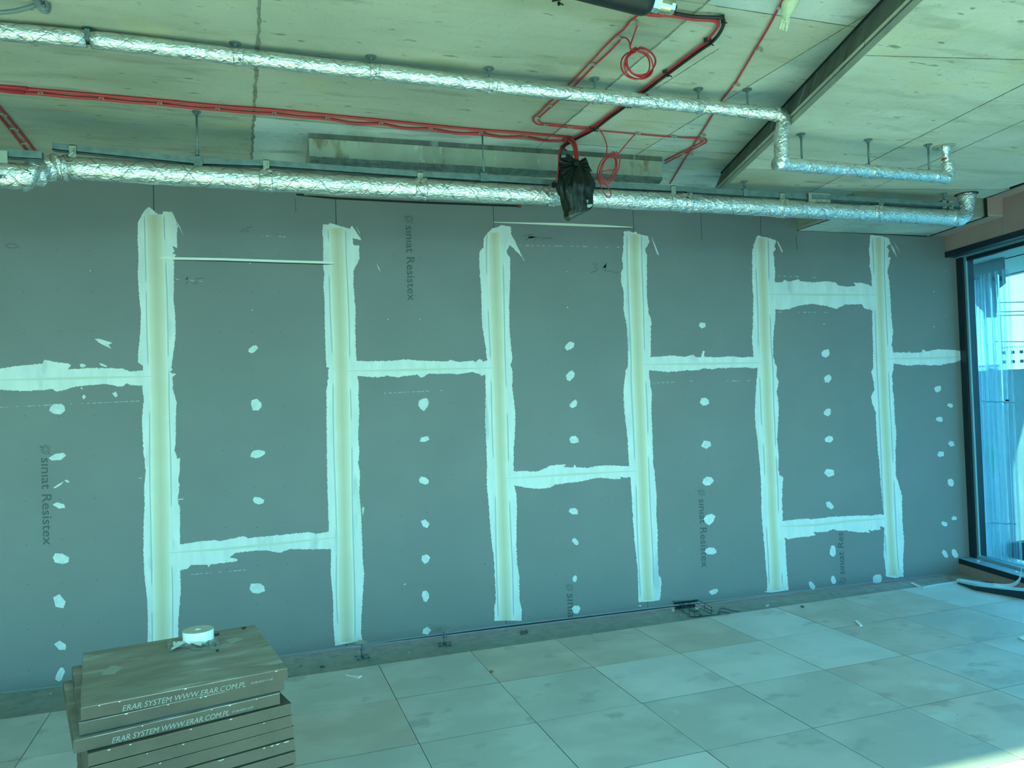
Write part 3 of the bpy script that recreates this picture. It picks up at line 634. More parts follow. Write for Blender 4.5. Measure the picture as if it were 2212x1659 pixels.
# smears and splashes
SM = [ZG([(808,205),(850,205),(960,240),(925,255),(950,290),(890,262),(840,235)]), ZG([(680,425),(700,415),(735,430),(720,448),(690,448)]), ZG([(845,410),(880,420),(920,440),(900,446),(860,432)]), ZG([(550,1412),(575,1408),(595,1430),(570,1432)]), ZG([(455,1475),(500,1445),(545,1422),(520,1450),(470,1480)]), ZG([(700,700),(715,680),(735,700),(712,722)]), ZG([(955,670),(990,655),(1005,690),(985,705)]), ZG([(690,615),(708,630),(700,636),(688,625)]),
 ZE([(448,150),(460,165),(495,240),(485,245),(455,180)]), ZE([(1370,175),(1400,215),(1425,290),(1410,262),(1385,225)]), ZE([(1400,165),(1425,205),(1450,250),(1420,205)]), ZA([(515,170),(545,215),(580,300),(555,250),(525,195)]), ZA([(1950,215),(1990,290),(2005,310),(1975,270)]), ZA([(2115,510),(2130,540),(2148,580),(2128,552)]),
 ZC_([(1540,180),(1570,250),(1600,330),(1585,320),(1560,250)]), ZC_([(380,98),(440,105),(445,118),(400,112)]), ZD([(1535,1190),(1545,1200),(1553,1250),(1545,1282),(1535,1270)]), ZF([(362,1492),(400,1488),(405,1500),(365,1498)]), ZB([(1668,660),(1680,665),(1672,720),(1666,690)]), [(1100,1366),(1106,1364),(1110,1370),(1104,1373)], ZD([(1378,1410),(1405,1408),(1395,1420)]), ZB([(440,608),(480,606),(478,611),(445,614)]), ZB([(178,470),(202,468),(202,472)]), [(872,1262),(878,1260),(874,1264)]]
for P_ in SM: patch(P_, D-.0012, M_PATCH, 'filler_smear', th=.001)
# long dry knife lines
rb = MB()
for a_, b_2, n in (((0,880),(305,866),26),((800,851),(960,843),16),((1122,530),(1345,534),18),((402,1242),(545,1230),14),((1400,828),(1500,823),10),((1680,674),(1790,675),10),((380,603),(440,608),6),((565,509),(620,512),6),((1680,596),(1780,600),8),((1570,823),(1635,822),6)):
    for k in range(n):
        if random.random() < .25: continue
        t0 = k/n; t1_ = t0+random.uniform(.3,.9)/n; A_ = Vector(a_).lerp(Vector(b_2), t0); B_ = Vector(a_).lerp(Vector(b_2), t1_)
        ribbon([A_[:], B_[:]], random.uniform(.6,1.5), D-.0008, rb, 0, False)
rb.build('dry_filler_line', mat('dry_filler', (.42,.50,.50), .8), wb)
# screw heads in rows, a part of the wall too small to pick apart
rb = MB()
for k in range(-1, 6):
    for col in ((.41, .61, .81) if k < 5 else (.35, .55)):
        z = .12
        while z < 3.0:
            X = seamx(k, z)+col+random.uniform(-.006,.006); zz = z+random.uniform(-.01,.01)
            c = Vector((X, D-.0012, zz)); r = .0042
            rb.add([c+Vector((r*math.cos(t*1.047), 0, r*math.sin(t*1.047))) for t in range(6)], [(5,4,3,2,1,0)])
            z += .272
o = rb.build('screw_heads', M_CHIP, wb); o['kind'] = 'stuff'
rb = MB()
for px, py in ((1226,664),(1780,700),(2018,630),(2018,706),(2043,682),(2042,585),(545,670),(540,569),(195,585),(1224,587),(838,690),(907,690)):
    c = onY(px, py, D-.0014); r = .005 if px in (1226,1780,2018) else .0032
    rb.add([c+Vector((r*math.cos(t*1.047), 0, r*math.sin(t*1.047))) for t in range(6)], [(5,4,3,2,1,0)])
o = rb.build('filled_screw_heads', M_WHITE, wb); o['kind'] = 'stuff'
rb = MB(); P_ = [(665,1180),(672,1174),(680,1180),(685,1184),(676,1182)]; patch([(820+x/2.961, 820+y/2.961) for x, y in P_], D-.001, M_CHIP, 'board_nick')

# lettering
def text_mesh(txt):
    cu = bpy.data.curves.new('t', 'FONT'); cu.body = txt; cu.size = 1; cu.resolution_u = 3; cu.offset = .010 if 'ERAR' not in txt else 0
    ob = bpy.data.objects.new('t', cu); COL.objects.link(ob)
    dg = bpy.context.evaluated_depsgraph_get(); me = bpy.data.meshes.new_from_object(ob.evaluated_get(dg))
    vs = [v.co.copy() for v in me.vertices]; fs = [tuple(p.vertices) for p in me.polygons]
    bpy.data.objects.remove(ob); bpy.data.curves.remove(cu); bpy.data.meshes.remove(me)
    return vs, fs
def lettering(txt, A, B, V, cap, m, par, nrm, shear=0, name='lettering', bold=None):
    """A,B: start and end of the baseline in space; V: unit up of letters; cap: capital height"""
    vs, fs = text_mesh(txt); u0 = min(v.x for v in vs); u1 = max(v.x for v in vs); U = (B-A)/(u1-u0); s = cap/.70
    pts = [A+U*(v.x-u0)+V*(v.y*s)+(B-A).normalized()*(shear*v.y*s)+nrm*.0012 for v in vs]
    mb = MB().add(pts, fs)
    return mb.build(name, m, par)
NW = Vector((0,-1,0))
def wall_text(txt, a, b, cap_px, tops):   # tops: +1 letters' tops point right, -1 left
    A = onY(*a); B = onY(*b); c = onY(a[0]+tops*cap_px, a[1]); V = (c-A); cap = V.length; V.normalize()
    lettering(txt, A, B, V, cap, M_PRINT, wb, NW)
def emblem(c, r, flip=1):
    rb = MB(); c0 = Vector(c)
    for k in range(11):
        th = k*2*math.pi/11+.25; L0, L1 = .16*r, (1.3 if k in (6, 1) else 1.0)*r; w = (.13 if k in (6,) else .08)*r
        d = Vector((math.cos(th), math.sin(th)*flip)); n = Vector((-d.y, d.x))
        P_ = [c0+d*L0, c0+d*(L0+L1)/2+n*w, c0+d*L1, c0+d*(L0+L1)/2-n*w]
        if flip < 0: P_ = P_[::-1]
        rb.add([onY(p.x, p.y, D-.0012) for p in P_], [(0,1,2,3)])
    rb.build('printed_emblem', M_PRINT, wb)
SN = 's\u0131n\u0131at'
wall_text(SN+' Resistex', (876.5,488), (881,650), 17, 1); emblem((884,473), 11)
wall_text(SN+' Resistex', (89,989), (93.5,1178), 21, 1); emblem((98.5,971), 13.5)
wall_text(SN+' Resistex', (1509.5,1078), (1516,1226), 14.5, 1); emblem((1515.5,1064), 9)
wall_text('s\u0131n\u0131a', (1224.6,1282.5), (1227,1334.5), 18, 1); emblem((1231,1269), 9.5)
wall_text(SN+' Res', (1824.6,1241), (1820.5,1150), 13, -1); emblem((1820.5,1254), 9, -1)
rb = MB()
for P_, w in (
   (ZC_([(540,185),(560,175),(625,165)]),1),(ZC_([(600,165),(575,205),(560,208)]),1),(ZC_([(575,190),(615,180),(600,200),(640,185)]),1),(ZC_([(650,180),(620,215),(660,190),(690,195),(700,210),(715,190),(745,200),(770,195)]),1),
   (ZC_([(1085,400),(1105,395),(1115,405),(1095,425),(1120,430),(1115,450),(1065,465)]),1.2),(ZC_([(1160,430),(1190,390),(1185,425),(1180,455)]),1.1),(ZC_([(1190,450),(1215,455),(1240,445),(1235,470),(1260,460),(1285,465)]),1),
   (ZA([(590,645),(610,615),(610,640),(600,680)]),1),(ZA([(670,640),(665,655),(690,660),(685,672),(655,675)]),1),(ZA([(672,635),(745,628)]),1),
   ([(520,500),(527,492),(524,502)],1),([(533,493),(530,498),(538,500),(534,504)],1),([(12,530),(20,526),(34,528),(42,532),(30,536),(16,535),(12,530)],1),([(533,492),(545,490)],1)):
    ribbon(P_, w, D-.001, rb, 0, False)
rb.build('pencil_mark', M_PENCIL, wb)
# deflection gaps where the concrete meets the wall head
g1 = wall_line([(640,420),(720,428),(900,437),(1122,445)], 4.0, 'head_gap', wb)
g2 = wall_line([(1722,497),(1800,500),(2003,510)], 3.0, 'head_gap', wb)
MB().box(onY(1121, 445, D-.008), (.03, .012, .02)).build('red_sealant_end', mat('red_sealant', (.16,.03,.02), .7), wb)
# service hole, pocket and concrete edge
hp = MB().box((onY(1481,1306).x, D+.008, .045), (.18,.006,.09)).build('service_hole', M_DARK, wb)

# ---- left and rear shell (outside the frame)
wl = MB().box((-6.45, 1.6, 1.7), (.2, 8.4, 3.5)).build('wall_left', M_CON4); tag(wl, kind='structure')
rear = MB(); rear.box((0, -2.5, .1), (12.4, .2, .3)); rear.box((0, -2.5, 3.2), (12.4, .2, .5))
for x in (-6.0, -3.9, -1.8, .3, 2.4, 4.4): rear.box((x, -2.5, 1.7), (.07, .16, 3.2))
wr = rear.build('window_2', M_FRAME); tag(wr, kind='structure')

MB().box((-.8, -2.5, 1.6), (10.6, .012, 2.8)).build('glass_pane', M_GLASS2, wr)

# ---- right facade: window_1
w1 = empty('window_1', (FX(D), D, 0), kind='structure')
def fpoly(pts, th, m, name, par, kind=None):   # helper: prism from 3D points
    return MB().prism(pts, th).build(name, m, par)
YS = -2.4
def frun(o0, o1, z0, z1, y0, y1, m, name):
    P_ = [(FX(y0, o0), y0), (FX(y1, o0), y1), (FX(y1, o1), y1), (FX(y0, o1), y0)]
    o = MB().prism([(x, y, z0) for x, y in P_], (0, 0, z1-z0)).build(name, m); o.parent = w1; o.matrix_parent_inverse = Matrix.Translation(w1.location).inverted(); return o
frun(-.008, .30, 2.955, 3.007, YS, D, M_FRAME, 'head_rail')
frun(.155, .20, 2.91, 2.955, YS, D, M_FRAME, 'head_bead')
frun(.10, .155, 2.946, 2.958, YS, D, M_FRAMEL, 'head_foil')
frun(-.01, .30, .102, .148, YS, D, M_FRAME, 'sill_rail')
frun(-.01, .14, .148, .153, YS, D, mat('sill_foil', (.30,.46,.52), .45, col2=(.24,.38,.44), scale=9), 'sill_foil')
frun(.14, .20, .150, .175, YS, D, M_FRAMEL, 'glazing_bead')
frun(.12, .26, .15, 2.96, D-.075, D, M_FRAME, 'jamb')
frun(.145, .165, .15, 2.96, D-.10, D-.075, M_FRAMEL, 'jamb_bead')
for y in (2.2, -.6): frun(.10, .24, .15, 2.96, y-.03, y+.03, M_FRAME, 'mullion')
P_ = [(FX(D-.08, .17), D-.08), (FX(YS, .17), YS), (FX(YS, .178), YS), (FX(D-.08, .178), D-.08)]
g_ = MB().prism([(x, y, .16) for x, y in P_], (0, 0, 2.79)).build('glass_pane', M_GLASS); g_.parent = w1; g_.matrix_parent_inverse = Matrix.Translation(w1.location).inverted()
# pink fire board casing above the window
t1 = empty('trim_1', (FX(D), D, 3.0), kind='structure')
def tr(pts, th, m, name):
    o = MB().prism(pts, th).build(name, m); o.parent = t1; o.matrix_parent_inverse = Matrix.Translation(t1.location).inverted(); return o
yr = 4.90
tr([(FX(D), D, 3.007), (FX(yr), yr, 3.007), (FX(yr), yr, 3.157), (FX(D), D, 3.157)], (.03, 0, 0), M_PINK, 'fire_board')
tr([(FX(D,-.175), D, 3.157), (FX(yr,-.175), yr, 3.157), (FX(yr,.03), yr, 3.157), (FX(D,.03), D, 3.157)], (0, 0, .015), M_PINK2, 'fire_board')
tr([(FX(yr,-.02), yr, 3.007), (FX(YS), YS, 3.007), (FX(YS), YS, 3.312), (FX(yr), yr, 3.312)], (.03, 0, 0), M_PINK, 'fire_board')
tr([(FX(yr,-.175), yr+.001, 3.16), (FX(yr,.03), yr+.001, 3.16), (FX(yr,.03), yr+.001, 3.32), (FX(yr,-.175), yr+.001, 3.32)], (0, .015, 0), M_PINK, 'fire_board')
tr([(FX(yr,-.16), yr, 3.312), (FX(YS,-.16), YS, 3.312), (FX(YS,.03), YS, 3.312), (FX(yr,.03), yr, 3.312)], (0, 0, .015), M_PINK2, 'fire_board')
tr([(FX(D,-.19), D, 3.152), (FX(yr,-.19), yr, 3.152), (FX(yr,-.17), yr, 3.152), (FX(D,-.17), D, 3.152)], (0, 0, .01), M_DARK, 'sealant_gap')
tr([(FX(yr,-.185), yr, 3.312), (FX(YS,-.185), YS, 3.312), (FX(YS,-.155), YS, 3.312), (FX(yr,-.155), yr, 3.312)], (0, 0, .02), M_DARK, 'sealant_gap')
tr([(FX(yr,-.195), yr, 3.155), (FX(yr,-.175), yr, 3.155), (FX(yr,-.175), yr, 3.33), (FX(yr,-.195), yr, 3.33)], (0, .01, 0), M_DARK, 'sealant_gap')
# low pink board below the sill and the screed ledge
t2 = empty('trim_2', (FX(D), D, 0), kind='structure')
o = MB().prism([(FX(D,.0), D, 0), (FX(YS,.0), YS, 0), (FX(YS,.0), YS, .103), (FX(D,.0), D, .103)], (.03, 0, 0)).build('fire_board', M_PINK); o.parent = t2; o.matrix_parent_inverse = Matrix.Translation(t2.location).inverted()
o = MB().prism([(FX(D,-.20), D, -.01), (FX(4.2,-.36), 4.2, -.01), (FX(4.2,.0), 4.2, -.01), (FX(D,.0), D, -.01)], (0, 0, .024)).build('screed_ledge', mat('ledge_screed', (.40,.38,.31), .9, 0, col2=(.32,.31,.26), scale=9, bump=.5)); o.parent = t2; o.matrix_parent_inverse = Matrix.Translation(t2.location).inverted()

# ================================================================== THINGS
RV = Vector
# ---- lower foil-wrapped pipe on its rail
PY = 4.38
lp = empty('insulated_pipe', onY(169, 365, PY), label='thick foil-wrapped pipe running full width just above the grey wall, hung under the steel rail', cat='pipe')
def child(o, par):
    o.parent = par; o.matrix_parent_inverse = Matrix.Translation(par.location).inverted(); return o
def pipe_piece(pts, r, name, par, wob=.0035, seg=28, step=.03):
    return child(MB().tube(densify(pts, step), r, seg, 0, True, False, wob).build(name, M_FOIL, None, True), par)
ax = [onY(px, py, PY) for px, py in ((150,363),(300,372),(455,382.5),(575,390),(740,399),(908,408),(1110,418.5),(1200,423),(1290,428),(1480,438),(1687,450),(1890,461),(2000,467),(2062,470))]
cuts = [0, 3, 5, 7, 9, 10, 11, 13]
for a, b in zip(cuts, cuts[1:]): pipe_piece(ax[a:b+1], .058, 'foil_section', lp)
for k in (3, 5, 9, 10, 11):
    d = (ax[k+1]-ax[k-1]).normalized(); child(MB().tube(densify([ax[k]-d*.035, ax[k]+d*.035], .008), .061, 28, 0, True, False, .011).build('foil_band', M_FOIL, None, True), lp)
# torn open joint next to the bag
d = (ax[8]-ax[7]).normalized()
child(MB().tube([ax[7]-d*.02, ax[7]+d*.09], .038, 16).build('bare_joint', M_BLACK), lp)
child(MB().tube(densify([ax[7]-d*.05, ax[7]-d*.0], .006), .060, 24, 0, False, False, .022).build('torn_foil', M_FOIL), lp)
# offset bend at the left
el = smooth_path([onY(-60,372,4.24)-RV((3.2,0,0)), onY(-60,372,4.24), onY(0,381,4.24), onY(45,384,4.25), onY(78,374,4.30), onY(105,364,4.35), onY(128,361,PY), onY(152,363,PY)], 8)
child(MB().tube([el[0]]+el[8:25], .055, 26, 0, True, False, .006).build('foil_section', M_FOIL, None, True), lp)
child(MB().tube(el[23:], [.060+.008*math.sin(k*.9) for k in range(len(el)-23)], 28, 0, True, False, .010).build('foil_elbow', M_FOIL, None, True), lp)
# right end: elbow turning up into the slab
e0 = ax[-1]; up = smooth_path([e0-RV((.05,0,0)), e0+RV((.02,0,-.002)), e0+RV((.085,-.003,.03)), e0+RV((.105,-.01,.10)), e0+RV((.108,-.012,.20)), RV((e0.x+.108, e0.y-.012, LZ+.04))], 8)
child(MB().tube(up, [.062]*16+[.060]*(len(up)-16), 26, 0, True, False, .007).build('foil_elbow', M_FOIL, None, True), lp)
child(MB().tube([RV((e0.x+.108, e0.y-.012, LZ-.004)), RV((e0.x+.108, e0.y-.012, LZ+.002))], .078, 28).build('sleeve_ring', M_DARK), lp)

# ---- long steel rail with rods and saddle brackets
rl = empty('support_rail', onY(115, 318, PY), label='long slotted steel rail hung from the ceiling on threaded rods above the thick foil pipe', cat='rail')
rp = [onY(px, py, PY) for px, py in ((115,318),(425,350),(575,355),(880,377),(1250,400),(1480,411),(1746,427),(2062,446))]
def chan(a, b, w, h, m, name, par, t=.0035):
    d = (b-a); L = d.length; d.normalize(); yv = RV((0,1,0)); zv = d.cross(yv).normalized()*-1
    if zv.z < 0: zv = -zv
    yv = zv.cross(d).normalized(); ax_ = Matrix((d, yv, zv)).transposed(); c = (a+b)/2
    mb = MB()
    mb.box(c-zv*(h/2-t/2)+yv*0, (L, w, t), ax=ax_)
    mb.box(c-yv*(w/2-t/2), (L, t, h), ax=ax_); mb.box(c+yv*(w/2-t/2), (L, t, h), ax=ax_)
    mb.box(c-yv*(w/2-.008)+zv*(h/2-t/2), (L, .009, t), ax=ax_); mb.box(c+yv*(w/2-.008)+zv*(h/2-t/2), (L, .009, t), ax=ax_)
    mb.box(c-yv*(w/2+.0008)+zv*.0, (L, .0016, .006), ax=ax_)
    return child(mb.build(name, m), par)
for a, b in zip(rp, rp[1:]): chan(a, b, .041, .036, M_GALV, 'rail_length', rl)
chan(rp[6]-RV((0,.03,.0)), rp[7]-RV((0,.03,.0)), .02, .03, M_GALV, 'rail_length', rl)
def rod(px, ytop, ybot, Y, zc, par, plate=True, rr=.0055, nut=True):
    a = onY(px, ytop, Y); b = onY(px+1.5, ybot, Y); a = RV((b.x, Y, zc))
    child(MB().tube([a, b], rr, 10).build('threaded_rod', M_GALV, None, True), par)
    if plate:
        mb = MB().tube([a-RV((0,0,.004)), a], .024, 16); mb.tube([a-RV((0,0,.02)), a-RV((0,0,.004))], .011, 6); child(mb.build('ceiling_flange', M_GALV), par)
    if nut: child(MB().tube([b, b+RV((0,0,.03))], .010, 6).build('coupling_nut', M_GALV), par)
    return a, b
rod(425, 240, 336, PY, HZ, rl); rod(1043, 295, 372, PY, HZ, rl); rod(1607, 388, 406, PY, LZ, rl); rod(2038, 411, 432, PY, LZ, rl)
def saddle(px, py, par, m, w=.04, h=.07, hook=True):
    c = onY(px, py, PY-.028)
    mb = MB().box(c, (w, .004, h)); mb.box(c+RV((0,.026,h/2-.002)), (w, .056, .004)); mb.box(c+RV((0,.026,-h/2+.002)), (w*.7, .05, .004))
    if hook: mb.tube([c+RV((-.016,-.014,-.032)), c+RV((.004,-.016,-.012)), c+RV((.008,-.004,.012))], .0035, 6, 1)
    return child(mb.build('saddle_bracket', [m, M_STEELB]), par)
for px, py in ((157,326),(575,357),(908,383),(1455,411),(1690,426),(1903,437),(2040,441),(2054,442)): saddle(px, py, rl, M_STEELB, .036 if px > 1600 else .032, .062)
for px, py in ((428,348),(1045,383),(1612,416)):
    c = onY(px, py, PY-.026); mb = MB().box(c, (.042, .006, .05)); mb.box(c+RV((0,.026,.024)), (.042, .05, .005)); mb.tube([c+RV((0,-.006,0)), c+RV((0,.002,0))], .010, 6); child(mb.build('square_washer', M_GALV), rl)
c = onY(1770, 427, PY-.035); mb = MB().box(c, (.175, .004, .06)); mb.box(c+RV((0,.02,.03)), (.175, .04, .004))
for k in range(4): mb.box(c+RV((-.06+k*.042, -.008, -.022)), (.03, .012, .006), ax=Matrix.Rotation(-.4, 3, 'Y'))
child(mb.build('splice_plate', M_STEELB), rl)
c = onY(1196, 403, PY-.02); child(MB().box(c, (.022, .05, .045)).build('rail_end_cap', M_BLACK), rl)
# short rail at the left edge
sr = empty('support_rail', onY(0, 338, 4.24), label='short dark rail end at the left edge of the picture above the pipe bend', cat='rail')
a, b = onY(-60, 327, 4.24)-RV((3.0,0,0)), onY(93, 338, 4.24); chan(a, b, .041, .040, M_GALV, 'rail_length', sr)
c = onY(7, 341, 4.21); mb = MB().box(c, (.036, .004, .07)); mb.box(c+RV((0,.03,.034)), (.036,.05,.004)); child(mb.build('saddle_bracket', M_STEELB), sr)

# ---- upper foil-wrapped pipe
QY = 3.52
up_ = empty('insulated_pipe', onY(0, 69, QY), label='thinner foil-wrapped pipe close under the ceiling, dropping in an elbow at the concrete step', cat='pipe')
q = [onY(px, py, QY if px < 1600 else 3.47 if px < 1650 else 3.41) for px, py in ((-120,54),(0,68),(186,84),(197,85.5),(320,99),(515,122.5),(740,148),(808,154.5),(1062,184),(1290,208),(1514,230),(1620,241),(1680,247.5))]
R1 = .036
q[0] = q[0]-RV((3.2,0,0))
pipe_piece(q[0:3], R1, 'foil_section', up_, .0018, 24); pipe_piece(q[3:6], R1, 'foil_section', up_, .0018, 24)
pipe_piece(q[5:8], R1, 'foil_section', up_, .0018, 24); pipe_piece(q[7:9], R1, 'foil_section', up_, .002, 24)
pipe_piece(q[8:10], R1, 'foil_section', up_, .0022, 24); pipe_piece(q[9:11], R1, 'foil_section', up_, .003, 24); pipe_piece(q[10:13], .034, 'foil_section', up_, .003, 24)
child(MB().tube([q[2], q[3]], .022, 12).build('bare_joint', M_BLACK), up_)
for k in (5, 7, 8, 9, 10, 11):
    d = (q[k]-q[k-1]).normalized(); child(MB().tube(densify([q[k]-d*.02, q[k]+d*.022], .007), R1+.002, 22, 0, True, False, .008).build('foil_band', M_FOIL, None, True), up_)
    a = RV((q[k].x-.012, q[k].y, HZ)); mb = MB().tube([a, RV((a.x, a.y, q[k].z+R1))], .005, 8); mb.tube([a-RV((0,0,.004)), a], .026, 14); mb.tube([a-RV((0,0,.016)), a-RV((0,0,.004))], .010, 6)
    child(mb.build('ceiling_hanger', M_GALV), up_)
a = RV(((q[2].x+q[3].x)/2, QY, HZ)); mb = MB().tube([a, RV((a.x, QY, q[3].z))], .006, 8); mb.tube([a-RV((0,0,.004)), a], .028, 14); mb.tube([a-RV((0,0,.02)), a-RV((0,0,.004))], .011, 6); mb.box(RV((a.x, QY-.024, q[3].z+.012)), (.02,.01,.04)); mb.tube([RV((a.x,QY-.034,q[3].z-.008)), RV((a.x,QY-.02,q[3].z-.008))], .009, 6)
child(mb.build('open_clamp', M_GALV), up_)
dz = [q[-1]-RV((.02,0,0)), q[-1]+RV((.02,0,-.002)), q[-1]+RV((.036,0,-.03)), onY(1687, 300, 3.41), onY(1689, 352, 3.41)]
child(MB().tube(densify(dz, .02), .037, 24, 0, True, False, .002).build('foil_drop', M_FOIL, None, True), up_)
b_0 = onY(1676, 353, 3.41); b_1 = onY(1745, 359, 3.44); b_2 = onY(1885, 370.5, 3.49); b_3 = onY(2020, 380.5, QY); b_4 = onY(2046, 384.5, QY)
pipe_piece([b_0, b_1], .036, 'foil_section', up_, .003, 24); pipe_piece([b_1, b_2], .035, 'foil_section', up_, .003, 24); pipe_piece([b_2, b_3, b_4], .034, 'foil_section', up_, .003, 24)
for b in (b_1, b_2, b_3): child(MB().tube(densify([b-RV((.02,0,0)), b+RV((.02,0,0))], .007), .037, 22, 0, True, False, .008).build('foil_band', M_FOIL, None, True), up_)
for px, yt, yb in ((1731,283,346), (1876,296,356), (2006,313,372)): rod(px, yt, yb, QY-.01, LZ, up_, nut=False)
tv = smooth_path([b_4-RV((.02,0,0)), b_4+RV((.005,0,.01)), b_4+RV((.01,0,.05)), b_4+RV((.006,0,.09))], 6)
child(MB().tube(tv, .034, 20, 0, True, False, .004).build('foil_elbow', M_FOIL, None, True), up_)
v0 = b_4+RV((.006,0,.09)); child(MB().tube([v0, v0+RV((-.006,0,.035)), v0+RV((-.01,0,.06)), v0+RV((-.012,0,.075)), RV((v0.x-.02, QY, LZ+.01))], [.022,.016,.022,.032,.038], 16, 0, True, False, .003).build('valve_body', M_FOIL, None, True), up_)
lv = MB().tube([v0+RV((-.022,-.012,.02)), v0+RV((-.05,-.02,.012)), v0+RV((-.062,-.022,.006))], [.006,.008,.006], 8)
child(lv.build('red_lever', mat('red_lever', (.42,.02,.02), .4), None, True), up_)
child(MB().tube([RV((v0.x-.02, QY, LZ-.003)), RV((v0.x-.02, QY, LZ+.001))], .062, 18, 0, True, False, .006).build('grout_collar', M_CON4), up_)

# ---- ceiling cables
def zt2(ox, oy, s, P): return [(ox+x/s, oy+y/s) for x, y in P]
Z4 = lambda P: zt2(1100, 0, 4.424, P)
ZBG = lambda P: zt2(1180, 270, 7.9, P)
def cable(pts, r, m, label, group=None, name='cable', cat='cable', z=None, sm=4, closed=False):
    P3 = [onZ(px, py, z) if z else px for px, py in pts] if z else pts
    P3 = smooth_path(P3, sm)
    o = MB().tube(P3, r, 8, 0, True).build(name, m, None, True)
    tag(o, label, cat, group); return o
def clip_at(p, par, w=.026, ang=0):
    mb = MB().box(p, (w, .010, .008), ang); mb.box(p+RV((-w*.42,0,-.004)), (.006,.016,.010), ang); mb.box(p+RV((w*.42,0,-.004)), (.006,.016,.010), ang)
    o = mb.build('cable_clip', M_STEELB); o.parent = par; return o
CZ = HZ-.010
r1 = [(-60,182),(0,188),(88,195),(219,206),(345,217),(470,229),(592,238),(708,249),(823,260),(930,271),(1039,281),(1135,288),(1225,296)]
drop = [onZ(1232,298,CZ), onY(1241,307,4.20), onY(1246,325,4.16), onY(1248,356,4.13)]
c1 = cable([onZ(*r1[0], CZ)-RV((3,0,0))]+[onZ(x, y, CZ) for x, y in r1]+drop, .008, M_RED, 'upper red cable of the pair clipped along the ceiling above the rail', 'red cables in the long pair')
r2 = [(x, y+9+(2.5 if i % 2 else 0)) for i, (x, y) in enumerate(r1)]
r2b = []
for i, (x, y) in enumerate(r2[:-1]):
    r2b.append((x, r1[i][1]+8)); x2, y2 = r1[i+1]; r2b.append(((x+x2)/2, (r1[i][1]+y2)/2+(12 if x > 700 else 9)))
c2 = cable([onZ(*r2b[0], CZ)-RV((3,0,0))]+[onZ(x, y, CZ) for x, y in r2b]+[onZ(1222,303,CZ), onY(1236,310,4.19), onY(1242,328,4.15), onY(1245,357,4.13)], .008, M_RED, 'lower sagging red cable of the pair clipped along the ceiling above the rail', 'red cables in the long pair')
for x, y in r1[2:]: clip_at(onZ(x, y+4, HZ-.012), c1, .020)
cA = cable([onZ(x, y, CZ) for x, y in Z4([(1260,110),(1225,150),(1155,205),(1090,285),(1010,350),(900,460),(760,612),(560,820),(430,940),(350,1010),(300,1065),(240,1115),(228,1150),(270,1188),(345,1197),(585,1222),(790,1243),(1000,1262),(1225,1282),(1570,1310),(1800,1325),(1880,1335)])], .0042, M_RED, 'outer thin red cable looping under the upper foil pipe and running right', 'thin red ceiling cables')
cB = cable([onZ(x, y, CZ) for x, y in Z4([(1060,385),(950,500),(820,620),(620,825),(500,935),(410,1015),(295,1115),(280,1150),(320,1182),(400,1188),(600,1207),(780,1222),(830,1232)])], .0042, M_RED, 'inner thin red cable looping under the upper foil pipe beside its twin', 'thin red ceiling cables')
for x, y in Z4([(1195,207),(1045,357),(792,615),(385,1015),(268,1127)]): clip_at(onZ(x, y, HZ-.011), cA, .036)
for x, y in Z4([(345,1190),(585,1215),(1230,1275),(1575,1305),(1840,1322)]): clip_at(onZ(x, y, HZ-.011), cA, .026, .5)
clip_at(onZ(*Z4([(835,1237)])[0], HZ-.011), cB, .026, .5)
# coils
def coil(c, rx, ry, tilt, Y, n, seed, r, lead):
    rr = random.Random(seed); pts = [RV(p) for p in lead[0]]
    ca, sa = math.cos(tilt), math.sin(tilt); N_ = 26
    for k in range(int(N_*n)):
        t = k/N_; th = -math.pi/2+2*math.pi*t; lap = int(t)
        q1 = 1+.15*math.sin(lap*2.3+th)+.09*noise.noise(Vector((lap*3.1, math.cos(th), math.sin(th)))); q2 = 1+.12*math.cos(lap*1.7+th*1.0)
        x = math.cos(th)*rx*q1; y = math.sin(th)*ry*q2
        x, y = x*ca-y*sa+3.2*math.sin(lap*1.9), x*sa+y*ca+2.6*math.cos(lap*2.7)
        pts.append(onY(c[0]+x, c[1]+y, Y+.012*math.sin(lap*2+th)+.004*lap))
    pts += [RV(p) for p in lead[1]]
    return smooth_path(pts, 3)
Yc = onZ(1352, 60, HZ).y-.02
co1 = MB().tube(coil((1379,138), 31, 30, 0, Yc, 5, 3, .004, ([onZ(*Z4([(1235,215)])[0], CZ), onY(*Z4([(1190,340)])[0], Yc+.02), onY(*Z4([(1157,462)])[0], Yc)], [onY(1362,106,Yc), onY(*Z4([(1150,410)])[0], Yc), onY(*Z4([(1120,365)])[0], Yc+.03), onZ(*Z4([(1070,356)])[0], CZ)])), .0034, 7).build('cable_coil', M_RED, None, True)
tag(co1, 'round coil of thin red cable hanging beside the black cylinder', 'cable coil')
Y2 = 4.22
co2 = MB().tube(coil((1314,364), 17, 32, .38, Y2, 3.3, 9, .004, ([onZ(*Z4([(850,1232)])[0], CZ), onY(1303,292,Y2), onY(1311,315,Y2), onY(1311,334,Y2)], [onY(1296,372,Y2), onY(1295,390,Y2), onY(1300,408,Y2), onY(1309,424,Y2), onY(1317,426,Y2), onY(1320,418,Y2), onY(1312,402,Y2), onY(1299,386,Y2), onY(1294,374,Y2), onY(1303,350,Y2), onY(1316,337,Y2), onY(1333,334,Y2), onY(1352,312,Y2), onY(1366,296,Y2), onZ(1376,288,CZ)])), .0034, 7).build('cable_coil', M_RED, None, True)
tag(co2, 'oval coil of thin red cable with a hanging loop, just right of the black bag', 'cable coil')
